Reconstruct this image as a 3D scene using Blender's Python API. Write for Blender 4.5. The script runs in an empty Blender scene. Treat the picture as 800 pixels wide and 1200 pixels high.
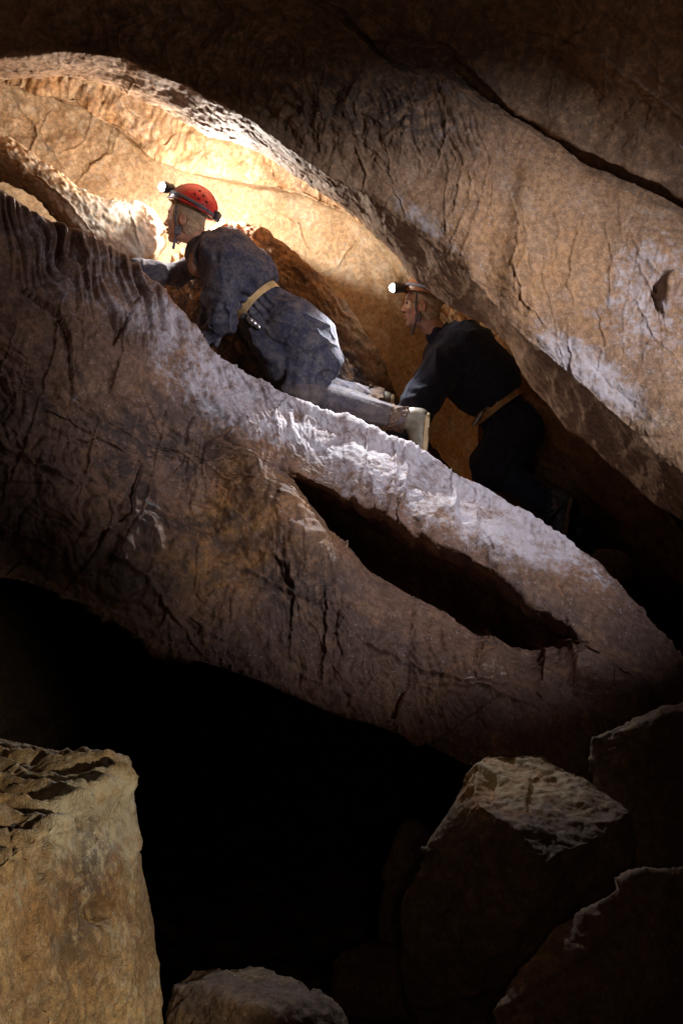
import bpy, math, numpy as np
from mathutils import Vector
C = bpy.context.scene
COL = C.collection
F = 1167.0          # focal length in photo pixels (35 mm lens, 24 mm wide sensor, 800 px)
EYE = 1.6

def P(px, py, d):
    return ((px-400.0)/F*d, d, EYE+(600.0-py)/F*d)

# ------------------------------------------------------------------ noise
_r = np.random.RandomState(7)
PERM = np.concatenate([_r.permutation(256)]*3).astype(np.int32)
G = _r.normal(size=(256, 3)); G /= np.linalg.norm(G, axis=1)[:, None]; G = G.astype(np.float32)

from concurrent.futures import ThreadPoolExecutor
POOL = ThreadPoolExecutor(4)
def par(fn, p, ch=24000):
    n = len(p)
    if n <= ch: return fn(p)
    return np.concatenate(list(POOL.map(lambda k: fn(p[k:k+ch]), range(0, n, ch))))

GX, GY, GZ = [np.ascontiguousarray(G[:, k])*np.float32(1.6) for k in range(3)]
def _perlin(p):
    fl = np.floor(p); f = p-fl; i = fl.astype(np.int32) & 255
    x, y, z = f[:, 0], f[:, 1], f[:, 2]
    w = f*f*f*(f*(f*6-15)+10); wx, wy, wz = w[:, 0], w[:, 1], w[:, 2]
    def lat(h, x, y, z):
        h = PERM.take(h); return GX.take(h)*x+GY.take(h)*y+GZ.take(h)*z
    p0 = PERM.take(i[:, 0]); p1 = PERM.take(i[:, 0]+1)
    x1 = x-1; y1 = y-1; z1 = z-1; out = []
    for q, xx in ((p0, x), (p1, x1)):
        qa = PERM.take(q+i[:, 1])+i[:, 2]; qb = PERM.take(q+i[:, 1]+1)+i[:, 2]
        a0 = lat(qa, xx, y, z); a1 = lat(qa+1, xx, y, z1); b0 = lat(qb, xx, y1, z); b1 = lat(qb+1, xx, y1, z1)
        a0 += wz*(a1-a0); b0 += wz*(b1-b0); a0 += wy*(b0-a0); out.append(a0)
    return out[0]+wx*(out[1]-out[0])

def perlin(p, seed=0):
    return par(_perlin, p.astype(np.float32)+np.float32(seed*17.31))

def fbm(p, octv=5, gain=.5, lac=2.03, seed=0, ridge=False):
    a = 1.0; s = np.zeros(len(p), np.float32); t = 0
    for o in range(octv):
        n = perlin(p*(lac**o), seed+o)
        if ridge: n = 1-2*np.minimum(1, np.abs(n)*1.6)
        s += a*n; t += a; a *= gain
    return s/t

def warp(p, sc, amt, seed=50):
    return p+amt*np.stack([perlin(p*sc, seed), perlin(p*sc, seed+1), perlin(p*sc, seed+2)], 1)

def facets(p, sc, seed=0):
    return par(lambda x: _facets(x, sc, seed), p)

def _facets(p, sc, seed):
    q = (p*sc).astype(np.float32); i = np.floor(q).astype(np.int32)
    best = np.full(len(p), 1e9, np.float32); h = np.zeros(len(p), np.float32)
    for a in (-1, 0, 1):
        for b in (-1, 0, 1):
            for c in (-1, 0, 1):
                k = PERM[PERM[PERM[(i[:, 0]+a+seed*13) & 255]+((i[:, 1]+b) & 255)]+((i[:, 2]+c) & 255)]
                cen = (i+np.array([a, b, c], np.int32)).astype(np.float32)+np.float32(.5)+np.float32(.48)*G[k]
                dv = q-cen; d = (dv**2).sum(1); m = d < best
                g = G[(k+91) & 255]
                best = np.where(m, d, best)
                h = np.where(m, (dv*g).sum(1)+.25*g[:, 0], h)
    return (h/sc).astype(np.float32)

def sstep(a, b, x):
    t = np.clip((x-a)/(b-a), 0, 1); return t*t*(3-2*t)

def blob(PX, PY, cx, cy, rx, ry, rot=0, soft=.5):
    a = math.radians(rot); x = PX-cx; y = PY-cy
    u = (x*math.cos(a)+y*math.sin(a))/rx; v = (-x*math.sin(a)+y*math.cos(a))/ry
    return 1-sstep(1-soft, 1+soft, np.sqrt(u*u+v*v))

def streak(PX, PY, ang, w, l, seed, octv=3, ridge=True):
    a = math.radians(ang); al = PX*math.cos(a)+PY*math.sin(a); ac = -PX*math.sin(a)+PY*math.cos(a)
    wv = perlin(np.stack([PX/45, PY/45, 0*PX+seed], 1), seed)*w*1.0
    q = np.stack([(ac+wv)/w, al/l, 0*al+seed*3.7], 1)
    return fbm(q, octv, .5, 2.0, seed, ridge)

def crack(PX, PY, lines, seed=3):
    """sum of groove profiles (1 in the groove) for polylines drawn on the rock: (points, width)"""
    out = np.zeros(len(PX), np.float32)
    wx = PX+3.2*perlin(np.stack([PX/14, PY/14, 0*PX], 1), seed)+1.2*perlin(np.stack([PX/4, PY/4, 0*PX], 1), seed)
    wy = PY+3.2*perlin(np.stack([PX/14, PY/14, 0*PX+9], 1), seed)
    for pts, w in lines:
        xs = [q[0] for q in pts]; ys = [q[1] for q in pts]
        m = (PX > min(xs)-25) & (PX < max(xs)+25) & (PY > min(ys)-25) & (PY < max(ys)+25)
        if not m.any(): continue
        x = wx[m]; y = wy[m]; best = np.full(m.sum(), 1e9)
        L = len(pts)-1
        wid = np.ones(m.sum())
        for k, ((x0, y0), (x1, y1)) in enumerate(zip(pts[:-1], pts[1:])):
            dx, dy = x1-x0, y1-y0; t = np.clip(((x-x0)*dx+(y-y0)*dy)/(dx*dx+dy*dy+1e-6), 0, 1)
            dd = np.hypot(x-x0-t*dx, y-y0-t*dy); b = dd < best; best = np.where(b, dd, best)
            s = (k+t)/L; wid = np.where(b, .35+.65*np.sin(np.pi*np.clip(s, .03, .97)), wid)
        g = np.exp(-(best/(w*wid))**2)*np.clip(wid*1.3, 0, 1)
        out[m] = np.maximum(out[m], g)
    return out

# ------------------------------------------------------------------ mesh output
def make_mesh(name, verts, quads, mat, parent=None, attrs=None, smooth=True):
    me = bpy.data.meshes.new(name)
    verts = np.asarray(verts, np.float32); quads = np.asarray(quads, np.int32)
    me.vertices.add(len(verts)); me.vertices.foreach_set('co', verts.ravel())
    k = quads.shape[1]
    me.loops.add(quads.size); me.loops.foreach_set('vertex_index', quads.ravel())
    me.polygons.add(len(quads)); me.polygons.foreach_set('loop_start', np.arange(0, quads.size, k, dtype=np.int32))
    me.update(calc_edges=True); me.validate()
    if smooth: me.polygons.foreach_set('use_smooth', np.ones(len(me.polygons), bool))
    for an, av in (attrs or {}).items():
        a = me.attributes.new(an, 'FLOAT', 'POINT'); a.data.foreach_set('value', np.asarray(av, np.float32))
    me.materials.append(mat)
    o = bpy.data.objects.new(name, me); COL.objects.link(o)
    if parent is not None:
        o.parent = parent
        if parent.type == 'EMPTY': o.location = -parent.location
    return o

def tag(o, label=None, cat=None, group=None, kind=None):
    for k, v in (('label', label), ('category', cat), ('group', group), ('kind', kind)):
        if v: o[k] = v
    return o

# ------------------------------------------------------------------ lofted rock sheets
def columns(step=1.35, lo=-45, hi=845, far=(-620, 1420)):
    return np.concatenate([np.arange(far[0], lo, 9.0), np.arange(lo, hi, step), np.arange(hi, far[1], 9.0)])

def rail(U, pts, sm=5):
    xs = [p[0] for p in pts]; g = np.arange(-700, 1500, 1.0)
    out = []
    for k in range(1, len(pts[0])):
        y = np.interp(g, xs, [p[k] for p in pts])
        if sm:
            ker = np.exp(-.5*(np.arange(-3*sm, 3*sm+1)/sm)**2); ker /= ker.sum()
            y = np.convolve(np.pad(y, 3*sm, mode='edge'), ker, 'valid')
        out.append(np.interp(U, g, y))
    return out

def W(U, py, d):
    return np.stack([(U-400)/F*d, d, EYE+(600-py)/F*d], 1)

def WZ(U, z, d):          # rail given by its real height instead
    return np.stack([(U-400)/F*d, d, z+0*d], 1)

def pchip(R, v):
    R = np.asarray(R); n = len(R); dl = R[1:]-R[:-1]
    m = np.zeros_like(R); a = dl[:-1]; b = dl[1:]
    same = (a*b) > 0
    m[1:-1] = np.where(same, 2*a*b/np.where(same, a+b, 1), 0); m[0] = dl[0]; m[-1] = dl[-1]
    i = np.minimum(v.astype(int), n-2); t = (v-i)[:, None, None]
    return (2*t**3-3*t**2+1)*R[i]+(t**3-2*t**2+t)*m[i]+(-2*t**3+3*t**2)*R[i+1]+(t**3-t**2)*m[i+1]

def rand_cracks(n, xr, yr, angs, l0, l1, seed, w=(.6, 1.3)):
    r = np.random.RandomState(seed); out = []
    for i in range(n):
        x, y = r.uniform(*xr), r.uniform(*yr); a = math.radians(angs[r.randint(len(angs))]+r.normal()*7); L = r.uniform(l0, l1); pts = [(x, y)]
        for j in range(5):
            a += r.normal()*.13; x += math.cos(a)*L/5; y += math.sin(a)*L/5; pts.append((x, y))
        out.append((pts, r.uniform(*w)))
    return out

def sheet(name, U, rails, disp, mat, res=.0058, fine=None, flip=False):
    R = np.stack(rails).astype(np.float64)
    cen = (U > -40) & (U < 840)
    vs = []
    for i in range(len(R)-1):
        L = np.percentile(np.linalg.norm(R[i+1]-R[i], axis=1)[cen], 75)
        rs = res if (fine is None or i in fine) else res*4
        n = max(3, int(L/rs)); vs.append(i+np.arange(n)/n)
    v = np.concatenate(vs+[np.array([len(R)-1.0-1e-6])])
    g = pchip(R, v)                                    # (m,n,3)
    m, n = g.shape[:2]
    dv = np.gradient(g, axis=0); du = np.gradient(g, axis=1)
    N = np.cross(du, dv); 
    if flip: N = -N
    N /= np.linalg.norm(N, axis=2)[..., None]+1e-9
    p = g.reshape(-1, 3); N = N.reshape(-1, 3)
    PX = 400+F*p[:, 0]/p[:, 1]; PY = 600-F*(p[:, 2]-EYE)/p[:, 1]
    V = np.repeat(v, n)
    r = disp(p.astype(np.float32), PX.astype(np.float32), PY.astype(np.float32), V, N)
    h, attrs = r
    p = p+N*h[:, None]
    idx = np.arange(m*n).reshape(m, n)
    q = np.stack([idx[:-1, :-1], idx[:-1, 1:], idx[1:, 1:], idx[1:, :-1]], -1).reshape(-1, 4)
    return make_mesh(name, p, q, mat, None, attrs)

# ------------------------------------------------------------------ implicit surfaces
def surface_nets(f, org, h):
    ins = f < 0
    nx, ny, nz = f.shape
    cs = np.zeros((nx-1, ny-1, nz-1), np.int8)
    for a in (0, 1):
        for b in (0, 1):
            for c in (0, 1):
                cs += ins[a:nx-1+a, b:ny-1+b, c:nz-1+c]
    act = (cs > 0) & (cs < 8); I = np.argwhere(act)
    vid = np.full(act.shape, -1, np.int32); vid[act] = np.arange(len(I))
    acc = np.zeros((len(I), 3)); cnt = np.zeros(len(I))
    cor = [(a, b, c) for a in (0, 1) for b in (0, 1) for c in (0, 1)]
    for u in cor:
        for k in range(3):
            if u[k]: continue
            w = list(u); w[k] = 1
            fa = f[I[:, 0]+u[0], I[:, 1]+u[1], I[:, 2]+u[2]]; fb = f[I[:, 0]+w[0], I[:, 1]+w[1], I[:, 2]+w[2]]
            m = (fa < 0) != (fb < 0); t = np.where(m, fa/np.where(m, fa-fb, 1), 0)
            pt = np.tile(np.array(u, float), (len(I), 1)); pt[:, k] += t
            acc += pt*m[:, None]; cnt += m
    V = (I+acc/cnt[:, None])*h+np.array(org)
    Q = []
    for k in range(3):
        sl0 = [slice(1, -1)]*3; sl1 = [slice(1, -1)]*3
        sl0[k] = slice(0, -1); sl1[k] = slice(1, None)
        A = ins[tuple(sl0)]; B = ins[tuple(sl1)]; E = np.argwhere(A != B)
        if not len(E): continue
        off = np.ones(3, int); off[k] = 0; E2 = E+off
        a, b = [(1, 2), (2, 0), (0, 1)][k]
        ea = np.zeros(3, int); ea[a] = 1; eb = np.zeros(3, int); eb[b] = 1
        def g(x): return vid[x[:, 0], x[:, 1], x[:, 2]]
        q = np.stack([g(E2-ea-eb), g(E2-eb), g(E2), g(E2-ea)], 1)
        inv = B[E[:, 0], E[:, 1], E[:, 2]]
        q[inv] = q[inv][:, ::-1]
        Q.append(q)
    Q = np.concatenate(Q); Q = Q[(Q >= 0).all(1)]
    return V, Q

class Field:
    """signed distance field sampled in a box; primitives joined by a smooth union"""
    def __init__(s, lo, hi, h):
        s.lo = np.array(lo, float); s.h = h
        n = np.ceil((np.array(hi)-s.lo)/h).astype(int)+1
        ax = [s.lo[k]+h*np.arange(n[k]) for k in range(3)]
        s.X, s.Y, s.Z = [a.astype(np.float32) for a in np.meshgrid(*ax, indexing='ij')]
        s.f = np.full(s.X.shape, .25, np.float32); s.n = n
    def sub(s, lo, hi):
        a = np.clip(np.floor((np.array(lo)-s.lo)/s.h).astype(int), 0, s.n); b = np.clip(np.ceil((np.array(hi)-s.lo)/s.h).astype(int)+1, 0, s.n)
        return tuple(slice(a[k], b[k]) for k in range(3))
    def _mix(s, sl, d, k, op):
        f = s.f[sl]
        if op == 'add':
            if k > 0:
                hh = np.clip(.5+.5*(d-f)/k, 0, 1); f[...] = d*(1-hh)+f*hh-k*hh*(1-hh)
            else: f[...] = np.minimum(f, d)
        elif op == 'cut':
            d = -d
            if k > 0:
                hh = np.clip(.5-.5*(d-f)/k, 0, 1); f[...] = d*(1-hh)+f*hh+k*hh*(1-hh)
            else: f[...] = np.maximum(f, d)
    def cap(s, a, b, ra, rb, k=.03, op='add', flat=None):
        a = np.array(a, float); b = np.array(b, float); r = max(ra, rb)+.12
        sl = s.sub(np.minimum(a, b)-r, np.maximum(a, b)+r)
        X, Y, Z = s.X[sl], s.Y[sl], s.Z[sl]; d = b-a; L = (d@d)+1e-9
        t = np.clip(((X-a[0])*d[0]+(Y-a[1])*d[1]+(Z-a[2])*d[2])/L, 0, 1)
        q = np.sqrt((X-a[0]-t*d[0])**2+(Y-a[1]-t*d[1])**2+(Z-a[2]-t*d[2])**2)-(ra+(rb-ra)*t)
        s._mix(sl, q, k, op)
    def ell(s, c, r, M=None, k=.02, op='add'):
        c = np.array(c, float); r = np.array(r, float); R = r.max()+.1
        sl = s.sub(c-R, c+R); v = np.stack([s.X[sl]-c[0], s.Y[sl]-c[1], s.Z[sl]-c[2]], -1)
        if M is not None: v = v@np.array(M, np.float32).T
        n1 = np.sqrt(((v/r)**2).sum(-1)); n2 = np.sqrt(((v/(r*r))**2).sum(-1))+1e-6
        s._mix(sl, n1*(n1-1)/n2, k, op)
    def box(s, c, r, M=None, k=0, rnd=.005, op='add'):
        c = np.array(c, float); r = np.array(r, float); R = np.linalg.norm(r)+.03
        sl = s.sub(c-R, c+R); v = np.stack([s.X[sl]-c[0], s.Y[sl]-c[1], s.Z[sl]-c[2]], -1)
        if M is not None: v = v@np.array(M, np.float32).T
        q = np.abs(v)-(r-rnd); d = np.sqrt((np.maximum(q, 0)**2).sum(-1))+np.minimum(q.max(-1), 0)-rnd
        s._mix(sl, d, k, op)
    def pts(s, band=None):
        m = np.abs(s.f) < (band or 1e9)
        return m, np.stack([s.X[m], s.Y[m], s.Z[m]], 1)
    def noise(s, fn, band=.05):
        m, p = s.pts(band); s.f[m] += fn(p)
    def mesh(s, name, mat, parent=None, attrs=None):
        f = s.f.copy()
        for k in range(3):
            sl = [slice(None)]*3; sl[k] = 0; f[tuple(sl)] = .1; sl[k] = -1; f[tuple(sl)] = .1
        V, Q = surface_nets(f, s.lo, s.h)
        return make_mesh(name, V, Q, mat, parent, attrs(V) if attrs else None)

# ------------------------------------------------------------------ materials
def nodes(name):
    m = bpy.data.materials.new(name); m.use_nodes = True; nt = m.node_tree; nt.nodes.clear()
    out = nt.nodes.new('ShaderNodeOutputMaterial'); b = nt.nodes.new('ShaderNodeBsdfPrincipled')
    nt.links.new(b.outputs[0], out.inputs[0]); return m, nt, b

def nnoise(nt, sc, det=6, rough=.6, vec=None, dist=0):
    n = nt.nodes.new('ShaderNodeTexNoise'); n.inputs['Scale'].default_value = sc
    n.inputs['Detail'].default_value = det; n.inputs['Roughness'].default_value = rough; n.inputs['Distortion'].default_value = dist
    if vec: nt.links.new(vec, n.inputs['Vector'])
    return n.outputs['Fac']

def ramp(nt, src, a, b):
    r = nt.nodes.new('ShaderNodeMapRange'); r.interpolation_type = 'SMOOTHSTEP'
    r.inputs[1].default_value = a; r.inputs[2].default_value = b; nt.links.new(src, r.inputs[0]); return r.outputs[0]

def mul(nt, a, b, op='MULTIPLY'):
    n = nt.nodes.new('ShaderNodeMath'); n.operation = op; n.use_clamp = False
    for i, x in enumerate((a, b)):
        if isinstance(x, (int, float)): n.inputs[i].default_value = x
        else: nt.links.new(x, n.inputs[i])
    return n.outputs[0]

def mixc(nt, fac, a, b, mode='MIX'):
    n = nt.nodes.new('ShaderNodeMix'); n.data_type = 'RGBA'; n.blend_type = mode
    if isinstance(fac, (int, float)): n.inputs[0].default_value = fac
    else: nt.links.new(fac, n.inputs[0])
    for i, x in ((6, a), (7, b)):
        if isinstance(x, tuple): n.inputs[i].default_value = (*x, 1)
        else: nt.links.new(x, n.inputs[i])
    return n.outputs[2]

def rock_mat(name, ca, cb, cc, dust=(.55, .52, .55), dark=(.05, .035, .03), rough=.8, bump=1.0, spec=.35):
    m, nt, b = nodes(name)
    g = nt.nodes.new('ShaderNodeNewGeometry').outputs['Position']
    at = lambda n: (lambda x: (setattr(x, 'attribute_name', n), x.outputs['Fac'])[1])(nt.nodes.new('ShaderNodeAttribute'))
    c = mixc(nt, ramp(nt, nnoise(nt, 2.2, 5, .62, g, .3), .38, .62), ca, cb)
    c = mixc(nt, mul(nt, ramp(nt, nnoise(nt, 5.3, 5, .68, g, .6), .5, .68), .8), c, cc)
    oc = mul(nt, at('ochre'), ramp(nt, nnoise(nt, 9, 4, .7, g), .3, .62))
    c = mixc(nt, oc, c, (.40, .20, .065))
    # mottling, mineral grain
    v = nnoise(nt, 38, 3, .7, g); c = mixc(nt, 1.0, c, mixc(nt, ramp(nt, v, .3, .7), (.68, .66, .64), (1.28, 1.24, 1.2)), 'MULTIPLY')
    v2 = nnoise(nt, 170, 1, .7, g); c = mixc(nt, 1.0, c, mixc(nt, ramp(nt, v2, .32, .68), (.84, .83, .82), (1.14, 1.13, 1.12)), 'MULTIPLY')
    # dusty calcite film; on the lower-right block's top, painted light
    dn = nnoise(nt, 26, 4, .78, g); d0 = nnoise(nt, 7, 3, .7, g)
    ds = mul(nt, ramp(nt, mul(nt, mul(nt, mul(nt, dn, 2.2), mul(nt, d0, 1.5), 'ADD'), at('dust'), 'ADD'), 2.12, 3.1), .85)
    c = mixc(nt, ds, c, dust)
    sp = ramp(nt, nnoise(nt, 90, 1, .6, g), .68, .74); c = mixc(nt, mul(nt, sp, .5), c, dust)
    # dark staining; on the mound and lower-right block, painted shade
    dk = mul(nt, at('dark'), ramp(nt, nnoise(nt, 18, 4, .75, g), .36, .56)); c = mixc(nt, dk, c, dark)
    nt.links.new(c, b.inputs['Base Color'])
    rr = nt.nodes.new('ShaderNodeMapRange'); nt.links.new(nnoise(nt, 12, 2, .7, g), rr.inputs[0])
    rr.inputs[3].default_value = rough-.22; rr.inputs[4].default_value = min(1, rough+.12); nt.links.new(rr.outputs[0], b.inputs['Roughness'])
    b.inputs['Specular IOR Level'].default_value = spec
    hgt = mul(nt, mul(nt, nnoise(nt, 45, 4, .72, g), 1.0), mul(nt, nnoise(nt, 300, 1, .7, g), .35), 'ADD')
    vo = nt.nodes.new('ShaderNodeTexVoronoi'); vo.inputs['Scale'].default_value = 70; nt.links.new(g, vo.inputs['Vector'])
    hgt = mul(nt, hgt, mul(nt, vo.outputs['Distance'], .08), 'ADD')
    bp = nt.nodes.new('ShaderNodeBump'); bp.inputs['Strength'].default_value = .42*bump; bp.inputs['Distance'].default_value = .014
    nt.links.new(hgt, bp.inputs['Height']); nt.links.new(bp.outputs[0], b.inputs['Normal'])
    return m

def simple(name, col, worn=None, rough=.7, spec=.3, metal=0, mud=None, mudamt=.5, bump=0, bscale=300, emis=None, es=0, sheen=0, weave=False):
    m, nt, b = nodes(name)
    g = nt.nodes.new('ShaderNodeNewGeometry').outputs['Position']
    c = mixc(nt, 1.0, col, mixc(nt, ramp(nt, nnoise(nt, 30, 6, .6, g), .3, .7), (.75, .75, .75), (1.25, 1.25, 1.25)), 'MULTIPLY')
    if mud:
        c = mixc(nt, mul(nt, ramp(nt, nnoise(nt, 17, 6, .78, g, .3), .60-.3*mudamt, .86-.2*mudamt), .7), c, mud)
        c = mixc(nt, mul(nt, ramp(nt, nnoise(nt, 60, 8, .75, g), .5, .66), .35), c, mud)
    if worn:
        a_ = nt.nodes.new('ShaderNodeAttribute'); a_.attribute_name = 'worn'; c = mixc(nt, mul(nt, a_.outputs['Fac'], ramp(nt, nnoise(nt, 25, 5, .7, g), .25, .55)), c, worn)
    nt.links.new(c, b.inputs['Base Color']); b.inputs['Roughness'].default_value = rough
    b.inputs['Specular IOR Level'].default_value = spec; b.inputs['Metallic'].default_value = metal
    if sheen: b.inputs['Sheen Weight'].default_value = sheen
    if bump:
        bp = nt.nodes.new('ShaderNodeBump'); bp.inputs['Strength'].default_value = bump; bp.inputs['Distance'].default_value = .004
        nt.links.new(nnoise(nt, bscale, 5, .6, g), bp.inputs['Height']); nt.links.new(bp.outputs[0], b.inputs['Normal'])
    if emis:
        b.inputs['Emission Color'].default_value = (*emis, 1); b.inputs['Emission Strength'].default_value = es
    return m

M_ledge = rock_mat('ledge_rock', (.215, .125, .085), (.15, .090, .068), (.30, .17, .095), dust=(.56, .52, .55), rough=.72)
M_over = rock_mat('overhang_rock', (.34, .21, .12), (.25, .15, .085), (.37, .26, .17), dust=(.50, .46, .47), rough=.75)
M_back = rock_mat('back_rock', (.46, .335, .20), (.38, .26, .145), (.52, .41, .28), dust=(.60, .54, .44), rough=.72, bump=.6)
M_mound = rock_mat('mound_rock', (.20, .12, .06), (.12, .072, .038), (.28, .17, .085), dust=(.5, .42, .32), rough=.8)
M_bould = rock_mat('boulder_rock', (.36, .26, .145), (.24, .16, .09), (.44, .29, .14), dust=(.58, .52, .40), rough=.8, bump=1.9)
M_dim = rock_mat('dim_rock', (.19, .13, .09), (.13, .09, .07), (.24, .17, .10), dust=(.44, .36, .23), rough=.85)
# ================================================================== ROCK SHAPES
def std_attrs(n): return {'dust': np.zeros(n, np.float32), 'dark': np.zeros(n, np.float32), 'ochre': np.zeros(n, np.float32)}

def rough(p, big=.05, med=.018, fac=.02, fine=.005, seed=0):
    q = warp(p, 1.6, .22, 60+seed)
    h = big*fbm(q*1.7, 3, .5, seed=seed)+med*fbm(q*6.5, 5, .55, seed=seed+11)
    if fac: h += fac*3*facets(warp(p, 5, .05, 70+seed), 4.5, seed)+fac*1.6*facets(warp(p, 9, .03, 75+seed), 11, seed+3)
    h += fine*fbm(p*38, 3, .6, seed=seed+21)
    return h

U = columns()
# ---- the sloping ledge the cavers crawl along
cpy, cd = rail(U, [(-620, 60, 3.7), (-100, 190, 4.15), (0, 226, 4.4), (40, 250, 4.47), (90, 275, 4.55), (150, 303, 4.62), (185, 335, 4.66), (215, 372, 4.7), (250, 408, 4.74),
    (300, 443, 4.78), (330, 462, 4.78), (370, 483, 4.76), (400, 494, 4.74), (440, 508, 4.72), (500, 534, 4.68), (560, 565, 4.62), (600, 585, 4.58), (640, 612, 4.52),
    (670, 640, 4.46), (700, 662, 4.4), (725, 686, 4.35), (750, 708, 4.3), (780, 748, 4.25), (800, 775, 4.2), (900, 860, 4.1), (1420, 1100, 4.0)], 4)
lpy, ld = rail(U, [(-620, 330, 3.6), (0, 420, 4.12), (200, 500, 4.35), (280, 520, 4.42), (330, 545, 4.42), (370, 562, 4.40), (400, 577, 4.38), (450, 602, 4.35), (475, 617, 4.33), (525, 637, 4.28),
    (570, 662, 4.22), (615, 694, 4.16), (650, 724, 4.10), (685, 750, 4.05), (705, 766, 4.03), (740, 796, 4.03), (775, 826, 4.02), (830, 880, 4.0), (1420, 1200, 3.9)], 4)
rpy, rd = rail(U, [(-620, 400, 3.6), (0, 470, 4.05), (200, 560, 4.25), (325, 570, 4.36), (345, 592, 4.30), (372, 620, 4.24), (400, 645, 4.18), (430, 678, 4.12), (465, 708, 4.06), (505, 727, 4.02), (550, 747, 3.98),
    (580, 753, 3.96), (640, 768, 3.93), (685, 778, 3.94), (705, 800, 3.95), (740, 832, 3.94), (778, 848, 3.96), (830, 902, 3.98), (1420, 1230, 3.9)], 5)
bpy_, bd = rail(U, [(-620, 560, 3.4), (-60, 662, 3.85), (0, 676, 3.9), (50, 690, 3.92), (110, 714, 3.93), (150, 738, 3.93), (190, 764, 3.93), (240, 776, 3.9), (310, 800, 3.86), (370, 828, 3.82),
    (400, 840, 3.8), (440, 850, 3.78), (500, 872, 3.76), (545, 896, 3.74), (620, 925, 3.76), (720, 950, 3.8), (820, 985, 3.84), (1420, 1300, 3.8)], 3)
_n = lambda s, k: perlin(np.stack([U/s, 0*U+k, 0*U], 1), 3).astype(float)
_m = sstep(330, 400, U)*(1-sstep(780, 840, U))
lpy = lpy+_m*(9*_n(38, .3)+5*_n(14, 2.3)); rpy = rpy+_m*(10*_n(52, 5.1)+5*_n(17, 7.7))+10*_m
rm = sstep(315, 400, U)*(1-sstep(560, 730, U))           # how deep the hollow is
cz = EYE+(600-cpy)/F*cd
rails = [WZ(U, cz-.25, cd+2.6), WZ(U, cz-.10, cd+.75), WZ(U, cz-.045, cd+.14), W(U, cpy, cd),
         W(U, cpy*.80+lpy*.20, cd*.88+ld*.12-.005), W(U, cpy*.45+lpy*.55, cd*.4+ld*.6-.02), W(U, lpy, ld),
         W(U, lpy+(rpy-lpy)*.30, ld*.7+rd*.3+.60*rm), W(U, lpy+(rpy-lpy)*(.62+.10*rm), ld*.38+rd*.62+.50*rm), W(U, rpy, rd+.10*rm),
         W(U, rpy*.6+bpy_*.4, rd*.6+bd*.4-.03), W(U, rpy*.2+bpy_*.8, rd*.2+bd*.8-.01), W(U, bpy_, bd+.02),
         WZ(U, EYE+(600-bpy_)/F*bd+.05, bd+.35), WZ(U, EYE+(600-bpy_)/F*bd+.15, bd+2.8)]
LEDGE_CR = [([(75, 340), (62, 420), (35, 510), (8, 580)], 2.0), ([(152, 355), (140, 430), (110, 520), (90, 600)], 1.8), ([(210, 430), (195, 520), (165, 600), (140, 650)], 1.6),
    ([(290, 505), (320, 490), (335, 470)], 1.8), ([(428, 512), (424, 545), (420, 572)], 1.5), ([(459, 520), (462, 560), (455, 600), (448, 608)], 2.6), ([(474, 525), (472, 570), (466, 612)], 2.6),
    ([(526, 545), (534, 580), (530, 620)], 1.8), ([(560, 570), (558, 610), (562, 650)], 1.4), ([(300, 640), (340, 665), (345, 700), (340, 770)], 2.6), ([(382, 690), (384, 730), (378, 800)], 1.8),
    ([(235, 640), (300, 672), (350, 700), (420, 712), (520, 725)], 1.8), ([(420, 600), (402, 640), (385, 680)], 1.5), ([(130, 655), (175, 685), (215, 735), (240, 770)], 3.5),
    ([(410, 740), (450, 760), (540, 800), (620, 805)], 2.0), ([(500, 800), (560, 806), (640, 830)], 1.8), ([(20, 530), (60, 548), (100, 570)], 1.3), ([(55, 480), (120, 505), (160, 520)], 1.2), ([(0, 620), (40, 630), (90, 660)], 1.4)]
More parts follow.
